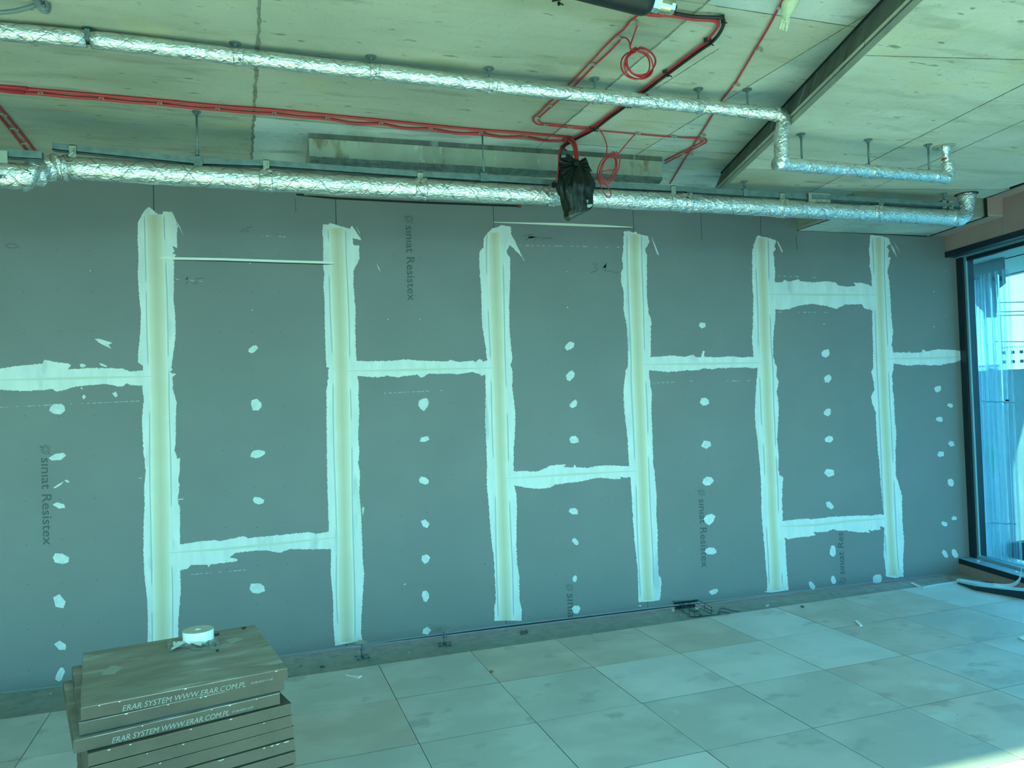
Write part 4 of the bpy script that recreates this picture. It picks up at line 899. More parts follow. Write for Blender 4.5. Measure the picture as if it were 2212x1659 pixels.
# black cable bundle from the black cylinder to the bag
BZ = HZ-.022
bk = cable([onZ(x, y, BZ) for x, y in Z4([(1590,128),(1700,148),(1800,160),(1950,165),(2030,172),(2050,205),(2038,265),(1990,345),(1920,415),(1800,498),(1520,705),(1290,880),(1120,1010),(960,1125),(815,1235),(650,1325)])]+[onZ(1219,316,BZ-.01), onY(1211,332,4.15), onY(1209,350,4.12)], .0078, M_BLACK, 'black cable curving across the ceiling from the black cylinder down to the bag', None)
rc1 = [(1250,118),(1370,140),(1480,140),(1600,152),(1750,178),(1950,190),(2002,215),(1985,270),(1900,378),(1860,420),(1700,540),(1500,690),(1260,870),(1090,1000),(790,1215),(640,1305)]
for k in range(2):
    P_ = [onZ(x, y, BZ+.006) for x, y in Z4([(x+k*(9 if x < 1900 else -10), y+k*12) for x, y in rc1])]+([onZ(1216,313,BZ), onY(1208,330,4.15), onY(1207,352,4.12), onY(1204,378,4.14), onY(1200,394,4.3)] if k == 0 else [onZ(1219,315,BZ), onY(1211,330,4.16), onY(1208,347,4.14)])
    cable(P_, .0052, M_RED, ['outer red cable tied to the black cable', 'inner red cable tied to the black cable, ending at the bag'][k]+' across the ceiling', 'red cables tied to the black cable')
for x, y in Z4([(2018,180),(1895,395),(1500,698),(1118,1000),(800,1228),(450,3)])+ZBG([(285,388)]):
    p = onZ(x, y, BZ); mb = MB().box(p+RV((0,0,.006)), (.034,.010,.016), -.6); mb.box(p+RV((.014,.008,-.008)), (.010,.010,.012), -.6); mb.tube([p+RV((.016,.0,-.01)), p+RV((.026,-.008,-.02))], .003, 6)
    o = mb.build('cable_tie', M_BLACK); o.parent = bk
# single red cable crossing to the right
c3 = cable([onZ(x, y, CZ) for x, y in ((1702,-20),(1680,21),(1658,62),(1632,106),(1610,143),(1587,181),(1562,213),(1541,245),(1522,276),(1505,302),(1490,326),(1468,362),(1447,397))], .0048, M_RED, 'single straight red cable crossing the ceiling beside the concrete step', None)
for x, y in ((1684,16),(1636,106),(1587,182),(1514,290),(1488,333)): clip_at(onZ(x+4, y, HZ-.011), c3, .03, .3)
c4 = cable([onZ(x, y, CZ) for x, y in ((1378,290),(1450,296),(1505,298),(1523,300),(1526,306),(1518,312),(1470,336),(1436,353))], .0042, M_RED, 'thin red cable doubling back at the crossing with the straight red cable', 'thin red ceiling cables')
c5 = cable([onZ(x, y, CZ) for x, y in ((1510,303),(1519,305),(1508,311),(1470,330),(1436,347))], .0042, M_RED, 'short thin red cable next to the hairpin bend left of the concrete step', 'thin red ceiling cables')
clip_at(onZ(1478,331,HZ-.011), c4, .03, .5)
# pair at the left edge
for k, P_ in enumerate([[(-8,222),(0,233),(12,247),(35,275),(60,306),(78,330)], [(-10,240),(0,253),(20,277),(45,309),(63,331)]]):
    o = cable([onZ(x, y, CZ) for x, y in P_], .0075, M_RED, ['right', 'left'][k]+' one of two short red cables slanting down at the left edge', 'short red cables at the left edge')
    if k == 0:
        for x, y in ((10,246),(36,277),(60,309)): clip_at(onZ(x-5, y+1, HZ-.012), o, .04)

# ---- grey cable knot, top left
gy = onZ(40, 20, HZ).y-.08
gp = [onY(-30,30,gy), onY(0,27,gy), onY(30,24,gy), onY(55,18,gy), onY(75,12,gy), onY(95,2,gy), onY(112,-16,gy), onY(95,-28,gy), onY(78,-16,gy), onY(74,-2,gy-.01), onY(80,10,gy-.02), onY(88,20,gy-.02), onY(97,25,gy-.02), onY(104,24,gy-.01), onY(106,14,gy), onY(104,2,gy), onY(108,-12,gy+.01), onY(116,-26,gy+.01)]
g = MB().tube(smooth_path(gp, 5), .0088, 10).build('cable', M_GREYC, None, True); tag(g, 'grey cable with a loose loop hanging at the top left corner', 'cable')
gp2 = [onY(84,-20,gy-.02), onY(82,2,gy-.028), onY(92,18,gy-.03), onY(101,18,gy-.02), onY(100,4,gy-.01), onY(99,-18,gy)]
MB().tube(smooth_path(gp2, 5), .0085, 10).build('loop', M_GREYC, g, True)

# ---- black cylinder with brass gland
dv = empty('cable_joint', onY(1300, 0, 2.7), label='black cylinder with a nickel gland hanging at the top edge of the picture', cat='cable joint')
dY = 2.70; a = onY(1120,-68,dY); b = onY(1400,3,dY); d = (b-a).normalized()
child(MB().tube([a-d*.2, a, b-d*.02, b-d*.004, b+d*.012], [.058,.058,.058,.054,.042], 32).build('black_sleeve', M_BLACK, None, True), dv)
g0 = b+d*.012; child(MB().tube([g0, g0+d*.022], .034, 6).build('hex_nut', mat('chrome', (.75,.80,.80), .15, 1)), dv)
g0 += d*.022; child(MB().tube([g0, g0+d*.014], .036, 6).build('hex_nut', M_BRASS), dv)
g0 += d*.014; child(MB().tube([g0, g0+d*.03, g0+d*.031, g0+d*.045], [.032,.032,.029,.029], 20).build('gland_body', M_BRASS), dv)
child(MB().tube([g0+d*.0+RV((0,0,.02)), g0+RV((0,0,.075))], .022, 16).build('gland_neck', M_BRASS), dv)
g0 += d*.045; child(MB().tube([g0, g0+d*.016], .031, 8).build('gland_cap', M_BRASS), dv)
g0 += d*.016; child(MB().tube([g0, g0+d*.012], .016, 12).build('rubber_seal', M_BLACK), dv)

# ---- pale glove hanging at the top
gl = empty('glove', onY(1700,0,2.62), label='pale yellow rubber glove hanging fingers down at the top edge', cat='glove')
gY = 2.62
palm = [(1712,-30,20),(1709,-10,21),(1706,6,18),(1702,18,14),(1698,32,9.5),(1696,44,8.5),(1695,52,7)]
child(MB().tube([onY(x, y, gY) for x, y, w in palm], [w/FPX*onY(x, y, gY).dot(_f) for x, y, w in palm], 18, 0, True, False, .006).build('palm', M_GLOVE, None, True), gl)
for P_, w in (([(1690,40),(1687,54),(1684,62)],4.2), ([(1694,44),(1692,56),(1690,64)],4.2), ([(1699,42),(1699,56),(1698,67)],4.0), ([(1702,34),(1703,46),(1701,56)],3.6), ([(1712,6),(1722,2),(1730,-8)],5)):
    child(MB().tube(smooth_path([onY(x, y, gY-.01) for x, y in P_], 4), [w/FPX*2.6*(1 if k < 6 else .7) for k in range(9)], 10, 0, True, False, .002).build('finger', M_GLOVE, None, True), gl)

# ---- black bag tied round a fitting
bg = empty('bin_bag', onY(1243, 360, 4.10), label='black plastic bag tied around a fitting, hanging in front of the thick foil pipe', cat='bag')
bY = 4.13
prof = [(343,1229,10),(347,1231,19),(353,1235,26),(359,1237,30),(367,1239,32.5),(376,1241,34),(386,1242,37),(396,1243,40),(404,1244,41.5),(412,1244,40),(422,1245,37),(432,1247,35.5),(442,1249,33.5),(450,1249.5,31.5),(456,1248,31),(461,1247,29),(465,1246,26),(468,1245,19)]
V = []; F = []; n = 72; sc = onY(1243,400,bY).dot(_f)/FPX
fine = []
for i in range(len(prof)-1):
    for k in range(3):
        t = k/3; fine.append(tuple(prof[i][q]+(prof[i+1][q]-prof[i][q])*t for q in range(3)))
fine.append(prof[-1])
for i, (y, cx, hw) in enumerate(fine):
    c = onY(cx, y, bY); w = hw*sc
    for k in range(n):
        th = 2*math.pi*k/n; pl = 1+.07*math.sin(th*13+i*.06)*(1 if i < 30 else .35)+.09*noise.noise(Vector((math.cos(th)*2.2, math.sin(th)*2.2, i*.17)))
        dent = 1-.10*max(0, math.cos(th-4.4))*max(0, math.sin(i*.16))
        tiltz = -.022*math.cos(th)*max(0, (i-24)/20)
        V.append(c+RV((math.cos(th)*w*pl, math.sin(th)*w*.72*pl*dent, -tiltz if i > 24 else 0)))
for i in range(len(fine)-1):
    for k in range(n): F.append((i*n+k, i*n+(k+1) % n, (i+1)*n+(k+1) % n, (i+1)*n+k))
F.append(tuple(range((len(fine)-1)*n, len(fine)*n))); F.append(tuple(range(n))[::-1])
M_BAG = mat('bag_film', (.006,.010,.008), .28, 0, col2=(.014,.020,.015), scale=8, bump=.8, bscale=22, aniso=(3,3,.5))
M_BAG.node_tree.nodes['Principled BSDF'].inputs['Roughness'].default_value = .30; M_BAG.node_tree.nodes['Principled BSDF'].inputs['Specular IOR Level'].default_value = .3
bm_ = [0]*len(F); nr_ = len(fine)-1
for i in range(nr_-5, nr_):
    for k in range(n):
        if math.sin(2*math.pi*k/n) < .35: bm_[i*n+k] = 1
bm_[nr_*n] = 1
child(mesh('bag_body', V, F, [M_BAG, mat('stretched_film', (.045,.062,.050), .4)], None, True, bm_), bg)
def ear(P_, Y, amp, seed):   # crumpled flap: fan of pleats from the knot
    kn = (1244, 356); V = []; F = []; P_ = densify([RV((x, y, 0)) for x, y in P_], 2.5); m_ = 7
    for i, p in enumerate(P_):
        for j in range(m_+1):
            t = j/m_; x = kn[0]+(p.x-kn[0])*t; y = kn[1]+(p.y-kn[1])*t
            V.append(onY(x, y, Y+amp*t*math.sin(i*1.35+seed)+.01*noise.noise(Vector((i*.5, j, seed)))))
    for i in range(len(P_)-1):
        for j in range(m_): q = i*(m_+1)+j; F.append((q, q+1, q+m_+2, q+m_+1))
    V2 = [v+RV((0,.004,0)) for v in V]; N_ = len(V)
    return child(mesh('bag_ear', V+V2, F+[tuple(N_+i for i in f[::-1]) for f in F], M_BAG, None, True), bg)
ear(ZBG([(225,760),(215,640),(250,560),(340,548),(338,510),(370,488),(430,520),(470,570),(505,640)]), bY-.055, .018, 1)
ear(ZBG([(525,660),(560,620),(600,585),(668,548),(700,600),(730,690),(790,800)]), bY-.055, .016, 4)
ear(ZBG([(225,760),(260,830),(320,960),(370,1045),(420,1020),(450,900),(480,780)]), bY-.075, .010, 2)
child(MB().tube([onY(1236,352,bY-.05), onY(1244,354,bY-.07), onY(1251,357,bY-.05)], [.010,.015,.009], 10, 0, True, False, .006).build('bag_knot', M_BAG, None, True), bg)
P_ = ZBG([(700,1358),(790,1350),(785,1380),(740,1410),(705,1405)]); child(MB().prism([onY(x, y, bY-.098) for x, y in P_], (0,.003,0)).build('white_label', mat('pale_label', (.40,.44,.38), .6)), bg)
P_ = ZBG([(685,1278),(718,1275),(716,1325),(695,1322)]); child(MB().prism([onY(x, y, bY-.098) for x, y in P_], (0,.003,0)).build('white_label', mat('pale_label2', (.20,.27,.27), .6)), bg)

# ---- stack of access floor panels
pz = .887; pitch = .0425
base = [onZ(*p, pz) for p in ((182,1530),(630,1443),(547,1348),(165,1413))]
cen = sum(base, RV())/4; ang0 = math.atan2(base[1].y-base[0].y, base[1].x-base[0].x)
# (dx, dy, dang) for each level from the top
offs = [(0,0,0),(-.0235,.011,.052),(-.0425,-.0045,.074),(-.010,-.003,.089),(-.010,.004,.092),(-.006,.014,.10),(-.004,.016,.094),(-.002,.014,.10),(-.004,.018,.09),(.002,.01,.10),(-.004,.015,.09),(.0,.01,.10),(.004,.012,.09),(-.006,.012,.1),(.0,.01,.09),(.002,.012,.1),(-.004,.01,.09),(.0,.01,.1)]
ordn = ['topmost']+[w+' from the top' for w in 'second third fourth fifth sixth seventh eighth ninth tenth eleventh twelfth thirteenth fourteenth fifteenth sixteenth seventeenth eighteenth'.split()]
S = .598
def make_panel(k, zt_, th=.0385):
    dx, dy, da = offs[k]; a = ang0+da
    e_ = empty('access_panel', (cen.x+dx, cen.y+dy, zt_-th)); e_.rotation_euler = (0,0,a)
    rr = random.Random(k); h = S/2; b = .006
    mb = MB(); jig = lambda: rr.uniform(-.0012,.0012)
    mb.add([(-h,-h,th-.001),(h,-h,th-.001),(h,h,th-.001),(-h,h,th-.001),(-h,-h,.002),(h,-h,.002),(h,h,.002),(-h,h,.002)], [(3,2,1,0)[::-1] if 0 else (0,1,5,4),(1,2,6,5),(2,3,7,6),(3,0,4,7),(4,5,6,7)[::-1]])
    body = mb.build('panel_core', M_FELT, e_)
    n = 24; ring = []
    for s in range(4):
        for q in range(n//4):
            t = -1+2*q/(n/4); x, y = ((t,-1),(1,t),(-t,1),(-1,-t))[s]; ring.append((x*h+jig(), y*h+jig()))
    N_ = len(ring)
    mb = MB().add([(x, y, th) for x, y in ring]+[(x, y, th-.0015) for x, y in ring], [tuple(range(N_))]+[(q, N_+q, N_+(q+1) % N_, (q+1) % N_) for q in range(N_)])
    mb.build('panel_face', M_PTOP if k < 3 else M_EDGEB, e_)
    return e_, body, h, th
for k in range(18):
    zt_ = pz-pitch*k
    if zt_-.04 < FH: break
    e_, body, h, th = make_panel(k, zt_)
    tag(e_, 'brown floor panel, %s of the stack%s' % (ordn[k], ', under the white tape roll' if k == 0 else ', with pale printed web address' if k == 2 else ''), 'floor panel', 'stacked access floor panels')
    if k == 0: top_p = (e_, body, h, th)
    if k == 3: mb = MB().box((.0,-.301,.0365), (.0,.0,.0))
    if k in (0, 2):
        x0, x1, x2, x3 = (-.19, .165, .19, .265) if k == 0 else (-.20, .135, .155, .225)
        lettering('ERAR SYSTEM WWW.ERAR.COM.PL', RV((x0,-h,.006)), RV((x1,-h,.006)), RV((0,0,1)), .0165, M_INK, body, RV((0,-1,0)), .25)
        lettering('24.08.2023 11:30' if k == 0 else '31.04.2024 13:39', RV((x2-.01,-h,.0105)), RV((x3-.015,-h,.0105)), RV((0,0,1)), .006, M_INK, body, RV((0,-1,0)), .3)
    # pale chipped spots on the long edge
    mb = MB(); rr = random.Random(k+40)
    for q in range(4 if k < 4 else (9 if k == 6 else 3)):
        x = rr.uniform(-.27,.28); w = rr.uniform(.003,.010)*(2 if k == 6 else 1)
        mb.add([(x,-h-.0006,th-.002),(x+w,-h-.0006,th-.001),(x+w*.8,-h-.0006,th-.004),(x+w*.2,-h-.0006,th-.0045)], [(0,3,2,1)])
    o = mb.build('chipped_edge', mat('chip_pale', (.42,.44,.38), .8), body); o['kind'] = 'stuff'
# scraps lying on the top panel
def flat(P_, z, th, m, name, label, cat, group=None, bend=0):
    pts = [onZ(x, y, z+.0006) for x, y in P_]; c = sum(pts, RV())/len(pts)
    n = len(pts); mb = MB(); rr = random.Random(int(P_[0][0]*7))
    top = [p-c+RV((0,0,th+rr.uniform(0,bend))) for p in pts]; bot = [p-c for p in pts]
    mb.add(top+bot+[sum(top, RV())/n], [(i, (i+1) % n, 2*n) for i in range(n)]+[(i, n+i, n+(i+1) % n, (i+1) % n) for i in range(n)]+[tuple(range(n, 2*n))[::-1]])
    o = mb.build(name, m); o.location = c; tag(o, label, cat, group); return o
flat([(486,1383),(510,1377),(524,1381),(500,1390)], pz, .001, mat('tape_scrap', (.36,.38,.34), .6), 'tape_scrap', 'small pale square of tape on the top panel, right of the roll', 'scrap')
flat([(219,1457),(240,1438),(267,1441),(247,1456)], pz, .001, mat('tape_scrap', (.36,.38,.34), .6), 'tape_scrap', 'pale square of tape at the left end of the top panel', 'scrap')
flat([(463,1371),(474,1368),(473,1372),(465,1374)], pz, .002, M_BLACK, 'rubber_scrap', 'black scrap directly right of the white tape roll', 'scrap')
flat([(521,1357),(532,1354),(530,1358),(524,1360)], pz, .002, M_BLACK, 'rubber_scrap', 'black scrap near the far right corner of the top panel', 'scrap')
flat([(466,1405),(473,1403),(473,1406),(467,1408)], pz, .002, M_BLACK, 'rubber_scrap', 'black scrap in front of the plastic wrap on the top panel', 'scrap')
# tape roll
b_ = onZ(428.5, 1385, pz); rw = 31/FPX*b_.dot(_f); ht = onY(428, 1360, b_.y).z-pz
ht = .043
rlz = empty('tape_roll', (b_.x, b_.y, pz+.0005), label='white roll of foam tape standing on the topmost panel of the stack', cat='tape roll')
mb = MB(); n = 48
ro, ri = rw, rw*.20
V = []; F = []
for r_, z in ((ri,0),(ro,0),(ro,ht),(ri,ht)):
    V += [(r_*math.cos(2*math.pi*k/n), r_*math.sin(2*math.pi*k/n), z) for k in range(n)]
for s in range(4):
    for k in range(n): F.append((s*n+k, s*n+(k+1) % n, ((s+1) % 4)*n+(k+1) % n, ((s+1) % 4)*n+k))
rm = mesh('foam_winding', V, F, [M_ROLL, M_ROLLT], rlz); rm.data.polygons.foreach_set('material_index', [1 if i//n == 2 else 0 for i in range(len(F))])
V = []; F = []
for r_, z in ((ri*.7,0),(ri,0),(ri,ht-.003),(ri*.7,ht-.003)):
    V += [(r_*math.cos(2*math.pi*k/n), r_*math.sin(2*math.pi*k/n), z) for k in range(n)]
for s in range(4):
    for k in range(n): F.append((s*n+k, s*n+(k+1) % n, ((s+1) % 4)*n+(k+1) % n, ((s+1) % 4)*n+k))
mesh('roll_core', V, F, M_WHITE, rlz)
# crumpled plastic wrap with white slip
wp = empty('plastic_wrap', onZ(415, 1395, pz), label='crumpled clear plastic wrapper with white slip lying in front of the tape roll', cat='wrapper')
ZW = lambda P: zt2(340, 1330, 12.29, P)
out_ = ZW([(265,740),(340,685),(500,690),(760,665),(1000,655),(1200,640),(1400,600),(1560,620),(1680,720),(1610,890),(1380,920),(1040,960),(900,900),(700,860),(500,880),(330,980),(280,900)])
V = []; F = []; C0_ = RV((415,1392,0)); rings = 7; m_ = 48
dn = densify([RV((x, y, 0)) for x, y in out_+out_[:1]], 3.2)[:-1]; m_ = len(dn)
for j in range(1, rings+1):
    t = j/rings
    for i, p in enumerate(dn):
        q_ = C0_.lerp(p, t); hgt = .003+.020*abs(noise.noise(Vector((q_.x*.12, q_.y*.22, 4))))*(1-t*.75)+.010*abs(noise.noise(Vector((q_.x*.3, q_.y*.5, 8))))
        g_0 = onZ(q_.x, q_.y, pz); V.append(RV((g_0.x, g_0.y, pz+hgt)))
g_0 = onZ(C0_.x, C0_.y, pz+.012); V.append(g_0)
for j in range(rings-1):
    for i in range(m_): F.append((j*m_+i, j*m_+(i+1) % m_, (j+1)*m_+(i+1) % m_, (j+1)*m_+i))
for i in range(m_): F.append((rings*m_, (i+1) % m_, i))
child(mesh('clear_film', V, F, M_WRAP, None, False), wp)
for P_ in (ZW([(412,690),(480,690),(485,725),(510,725),(520,690),(760,680),(620,740),(420,790)]), ZW([(780,690),(1220,680),(1160,800),(1010,760),(900,720)]), ZW([(370,870),(450,800),(760,700),(600,790),(380,905)])):
    pts = [onZ(x, y, pz+.015) for x, y in P_]; child(MB().prism(pts, (0,0,.001)).build('white_slip', M_WHITE), wp)
for P_ in (ZW([(1330,720),(1350,715),(1375,790),(1360,800)]), ZW([(1500,830),(1545,730),(1575,800)])):
    child(MB().prism([onZ(x, y, pz+.018) for x, y in P_], (0,0,.0008)).build('printed_mark', M_PRINT), wp)

# ---- pedestals
def pedestal(px, yb, label, turn):
    b = onZ(px, yb, 0); e_ = empty('floor_pedestal', (b.x, b.y, .0), label=label, cat='pedestal', group='bare floor pedestals'); e_.rotation_euler = (0,0,turn)
    mb = MB().box((0,0,.003), (.098,.098,.004))
    for s in ((-1,-1),(1,-1),(1,1),(-1,1)): mb.tube([(s[0]*.036, s[1]*.036, .004), (s[0]*.036, s[1]*.036, .0065)], .006, 8, 1)
    mb.build('base_plate', [M_GALV, M_DARK], e_)
    MB().tube([(0,0,.005),(0,0,.055)], .0105, 14).build('post', M_GALV, e_, True)
    mb = MB().tube([(0,0,.05),(0,0,.108)], .0075, 12); mb.tube([(0,0,.052),(0,0,.060)], .015, 6); mb.build('threaded_stem', M_GALV, e_)
    mb = MB(); n = 12; top = []
    for k in range(n):
        r_ = .055 if k % 3 == 0 else .040; top.append((r_*math.cos(2*math.pi*k/n+.2), r_*math.sin(2*math.pi*k/n+.2), .108))
    mb.prism(top, (0,0,.003)); mb.tube([(0,0,.104),(0,0,.108)], .02, 10); mb.build('head_plate', M_STEELB, e_)
pedestal(783, 1421, 'steel floor pedestal on the bare screed, the one nearer the panel stack', .1)
pedestal(961, 1393, 'steel floor pedestal on the bare screed, the one farther from the panel stack', -.2)

# ---- reinforcing mesh at the service hole
ms = empty('rebar_mesh', onZ(1500, 1320, 0), label='dark reinforcing mesh lying on the screed at the hole under the wall', cat='mesh')
ZR = lambda x, y: (1430+x/9.617, 1270+y/9.617)
wires = [((245,385,.01),(575,565,.01)),((300,300,.03),(830,590,.02)),((380,300,.04),(700,500,.03)),((470,275,.05),(1040,545,.015)),((730,245,.09),(1035,400,.075)),((750,345,.02),(1050,480,.02)),((250,390,.01),(300,420,.01)),
 ((600,600,.01),(960,570,.01)),((575,590,.01),(700,610,.01)),((700,610,.01),(1220,540,.01)),((420,390,.03),(440,510,.0)),((560,460,.04),(580,590,.0)),((1025,400,.075),(1032,540,.0)),((880,350,.05),(885,440,.01)),((240,265,.09),(245,390,.01)),((650,500,.03),(700,610,.01)),((780,520,.03),(830,590,.01)),((700,490,.03),(780,490,.03)),((250,290,.07),(620,260,.08)),((430,400,.03),(640,380,.035)),((560,480,.03),(760,480,.03))]
for a_, b__ in wires:
    A_ = onZ(*ZR(a_[0], a_[1]), 0); B_ = onZ(*ZR(b__[0], b__[1]), 0)
    def lift(px, py, h): 
        y = min(onZ(px, py, 0.002).y, D-.01); 
        return onZ(px, py, .004) if h <= .012 else onZ(px, py, h)
    A_ = lift(*ZR(a_[0], a_[1]), a_[2]); B_ = lift(*ZR(b__[0], b__[1]), b__[2])
    if A_.y > D-.004: A_ = onY(*ZR(a_[0], a_[1]), D-.004)
    child(MB().tube([A_, B_], .0024, 6).build('wire', M_REBAR), ms)
lw_ = MB().tube([onZ(*ZR(x, y), .006) for x, y in ((1170,525),(1195,450),(1255,418),(1400,455),(1470,480),(1605,490))], .0028, 6).build('loose_wire', M_REBAR)
tag(lw_, 'bent loose wire on the screed right of the rebar mesh, the longer one', 'wire')
lw_ = MB().tube([onZ(*ZR(x, y), .006) for x, y in ((1170,540),(1180,505),(1240,488),(1290,512),(1405,518))], .0028, 6).build('loose_wire', M_REBAR)
tag(lw_, 'bent loose wire on the screed right of the rebar mesh, the shorter one', 'wire')

# ---- loose bits on the floor
scr = [([(746,1459),(760,1461),(782,1461),(775,1466),(764,1463)], FH, 'white paper shred on the tiles right of the panel stack', M_WHITE),
 ([(1846,1342),(1851,1341),(1863,1352),(1858,1353)], FH, 'white paper strip on the tiles below the short horizontal lettering', M_WHITE),
 ([(2200,1378),(2212,1376),(2214,1385),(2206,1382)], FH, 'white torn scrap on the tiles at the right edge', M_WHITE),
 ([(1059,1448),(1067,1452),(1063,1455),(1058,1452)], FH, 'brown crumb on the tile joint in the middle of the floor', mat('brown_crumb', (.36,.22,.12), .8)),
 ([(1730,1309),(1738,1311),(1736,1313),(1731,1312)], FH, 'dark chip on the front row of tiles near the rebar mesh', M_CHIP),
 ([(1654,1309),(1661,1307),(1662,1309),(1655,1311)], 0, 'pale chip on the screed strip right of the mesh', M_WHITE),
 ([(1500,1313),(1509,1311),(1512,1314),(1503,1316)], 0, 'pale chip on the screed beside the mesh', M_WHITE),
 ([(1451,1316),(1456,1316),(1457,1320),(1452,1321)], 0, 'pale crumb on the screed left of the mesh', M_WHITE),
 ([(1124,1363),(1131,1363),(1130,1370),(1125,1369)], 0, 'tiny grey clod on the screed left of the cut lettering', M_CHIP),
 ([(690,1440),(700,1438),(702,1442),(692,1443)], 0, 'dark clod on the screed next to the panel stack', M_CHIP),
 ([(1966,1260),(1972,1259),(1990,1268),(1986,1269)], .002, 'white plaster splash at the right end of the screed strip', M_WHITE),
 ([(1123,1366),(1139,1362),(1141,1368),(1126,1372)], 0, 'flat dark clod on the screed strip below the middle of the wall', M_CHIP)]
for P_, z, lab, m_ in scr: flat(P_, z, .004, m_, 'scrap', lab, 'scrap', None, .004)
o = MB(); rr = random.Random(4)
for k in range(90):
    X = rr.uniform(-1.5, 5.4); Y = rr.uniform(5.05, 5.6); r_ = rr.uniform(.002,.007); c = RV((X, Y, .001))
    o.add([c+RV((r_,0,0)), c+RV((-r_*.6,r_*.8,0)), c+RV((-r_*.5,-r_*.8,0)), c+RV((0,0,r_))], [(0,1,3),(1,2,3),(2,0,3)])
for k in range(70):
    X = rr.uniform(-.6, 5.0); Y = rr.uniform(2.4, 4.8); r_ = rr.uniform(.001,.0035); c = RV((X, Y, FH))
    if X > FX(Y)-.5: continue
    o.add([c+RV((r_,0,0)), c+RV((-r_*.6,r_*.8,0)), c+RV((-r_*.5,-r_*.8,0)), c+RV((0,0,r_))], [(0,1,3),(1,2,3),(2,0,3)], rr.choice((0,1)))
o = o.build('rubble_crumbs', [M_WHITE, M_CHIP]); tag(o, 'tiny pale crumbs scattered over the screed strip and tiles', 'rubble', None, 'stuff')

# ---- black profile and film near the window
pf = empty('metal_profile', onZ(2100, 1270, FH), label='black metal profile covered with pale film lying along the tile edge by the window', cat='profile')
ZX = lambda P: zt2(2000, 1180, 9.76, P)
fA = [onZ(*p, FH+.002) for p in ZX([(660,782),(1050,930),(1560,1020),(2120,1130)])]
tA = [RV((p.x, p.y, onY(q[0], q[1], p.y).z)) for p, q in zip(fA, ZX([(655,762),(1050,845),(1560,905),(2120,958)]))]
dep = RV((.10,.035,0))
mb = MB(); n = len(fA)
mb.add(fA+tA+[t+dep for t in tA]+[f+dep for f in fA], [(i, i+1, n+i+1, n+i) for i in range(n-1)]+[(n+i, n+i+1, 2*n+i+1, 2*n+i) for i in range(n-1)]+[(2*n+i, 2*n+i+1, 3*n+i+1, 3*n+i) for i in range(n-1)]+[(0,n,2*n,3*n),(n-1,4*n-1,3*n-1,2*n-1)])
child(mb.build('profile_body', M_FRAME), pf)
mb = MB().add([t+RV((0,0,.002)) for t in tA]+[t+dep+RV((0,0,.004)) for t in tA], [(i, i+1, n+i+1, n+i) for i in range(n-1)])
child(mb.build('top_film', mat('pale_film', (.46,.56,.52), .4)), pf)
wv = smooth_path([onZ(*p, FH+.006) for p in ZX([(-60,880),(200,820),(450,790),(620,768)])]+[tA[0]+dep*.4+RV((0,0,.01)), tA[1]+dep*.6+RV((0,0,.01)), onY(*ZX([(1400,825)])[0], tA[1].y-.2), onY(*ZX([(1640,850)])[0], tA[2].y), onY(*ZX([(1820,830)])[0], tA[2].y+.03), onY(*ZX([(1930,760)])[0], tA[2].y+.06), onY(*ZX([(1990,660)])[0], tA[2].y+.10), onY(*ZX([(2010,480)])[0], tA[2].y+.16)], 5)
V = []; F = []
for i, p in enumerate(wv):
    w = .008+.012*min(1, i/len(wv)*1.6); V += [p+RV((0,0,w)), p-RV((0,0,w*.4))+RV((0,-.006,0))]
for i in range(len(wv)-1): F.append((2*i, 2*i+1, 2*i+3, 2*i+2))
tp = mesh('film_strip', V, F, clear_mat('film_ribbon', (.75,.85,.80), .3, .45, .2), None, True); tag(tp, 'long curling strip of pale protective film across the profile below the window', 'film strip')
flat(ZX([(925,740),(1010,738),(1130,742),(1190,790),(1080,795),(960,775)]), .016, .008, mat('pale_film', (.46,.56,.52), .4), 'film_scrap', 'small crumpled film scrap on the ledge behind the black profile', 'scrap', None, .006)
br = MB().box(onZ(2140, 1262, .02), (.012,.012,.03)); br.box(onZ(2140, 1262, .04), (.07,.03,.004), .3); br.box(onZ(2137, 1258, .045), (.03,.06,.004), .3)
o = br.build('floor_bracket', M_FRAME); tag(o, 'small dark bracket standing on the ledge against the pink board below the window', 'bracket')
for x, y, lab in ((2112,1211,'small foil flake on the window sill near the corner'), (2195,1234,'foil flake on the window sill at the right edge of the picture')):
    flat([(x-3,y),(x+3,y-1),(x+5,y+2),(x,y+3)], .153, .003, M_WHITE, 'foil_flake', lab, 'scrap')

# ================================================================== OUTSIDE
GZ = -9.0
gd = MB().box((40, 20, GZ-.2), (700, 700, .4)).build('outside_ground', mat('city_ground', (.17,.20,.16), .95, 0, col2=(.30,.32,.27), scale=.05, spots=[((.09,.13,.08), .09, .55), ((.50,.52,.48), .4, .68)])); tag(gd, kind='structure')
# canopy above the window
cn = MB(); cn.prism([(FX(D+1.2,.32), D+1.2, 2.99), (FX(YS,.32), YS, 2.99), (FX(YS,1.85), YS, 2.99), (FX(D+1.2,1.85), D+1.2, 2.99)], (0,0,.4))
cn = cn.build('canopy', mat('canopy_render', (.50,.53,.48), .8, 0, col2=(.60,.62,.57), scale=1.2)); tag(cn, 'pale rendered canopy slab outside above the window', 'canopy')
for o_y in (.84, 1.70):
    P_ = [(FX(D+1.2,o_y), D+1.2), (FX(YS,o_y), YS), (FX(YS,o_y+.012), YS), (FX(D+1.2,o_y+.012), D+1.2)]
    MB().prism([(x, y, 2.984) for x, y in P_], (0,0,.006)).build('canopy_joint', M_DARK, cn)
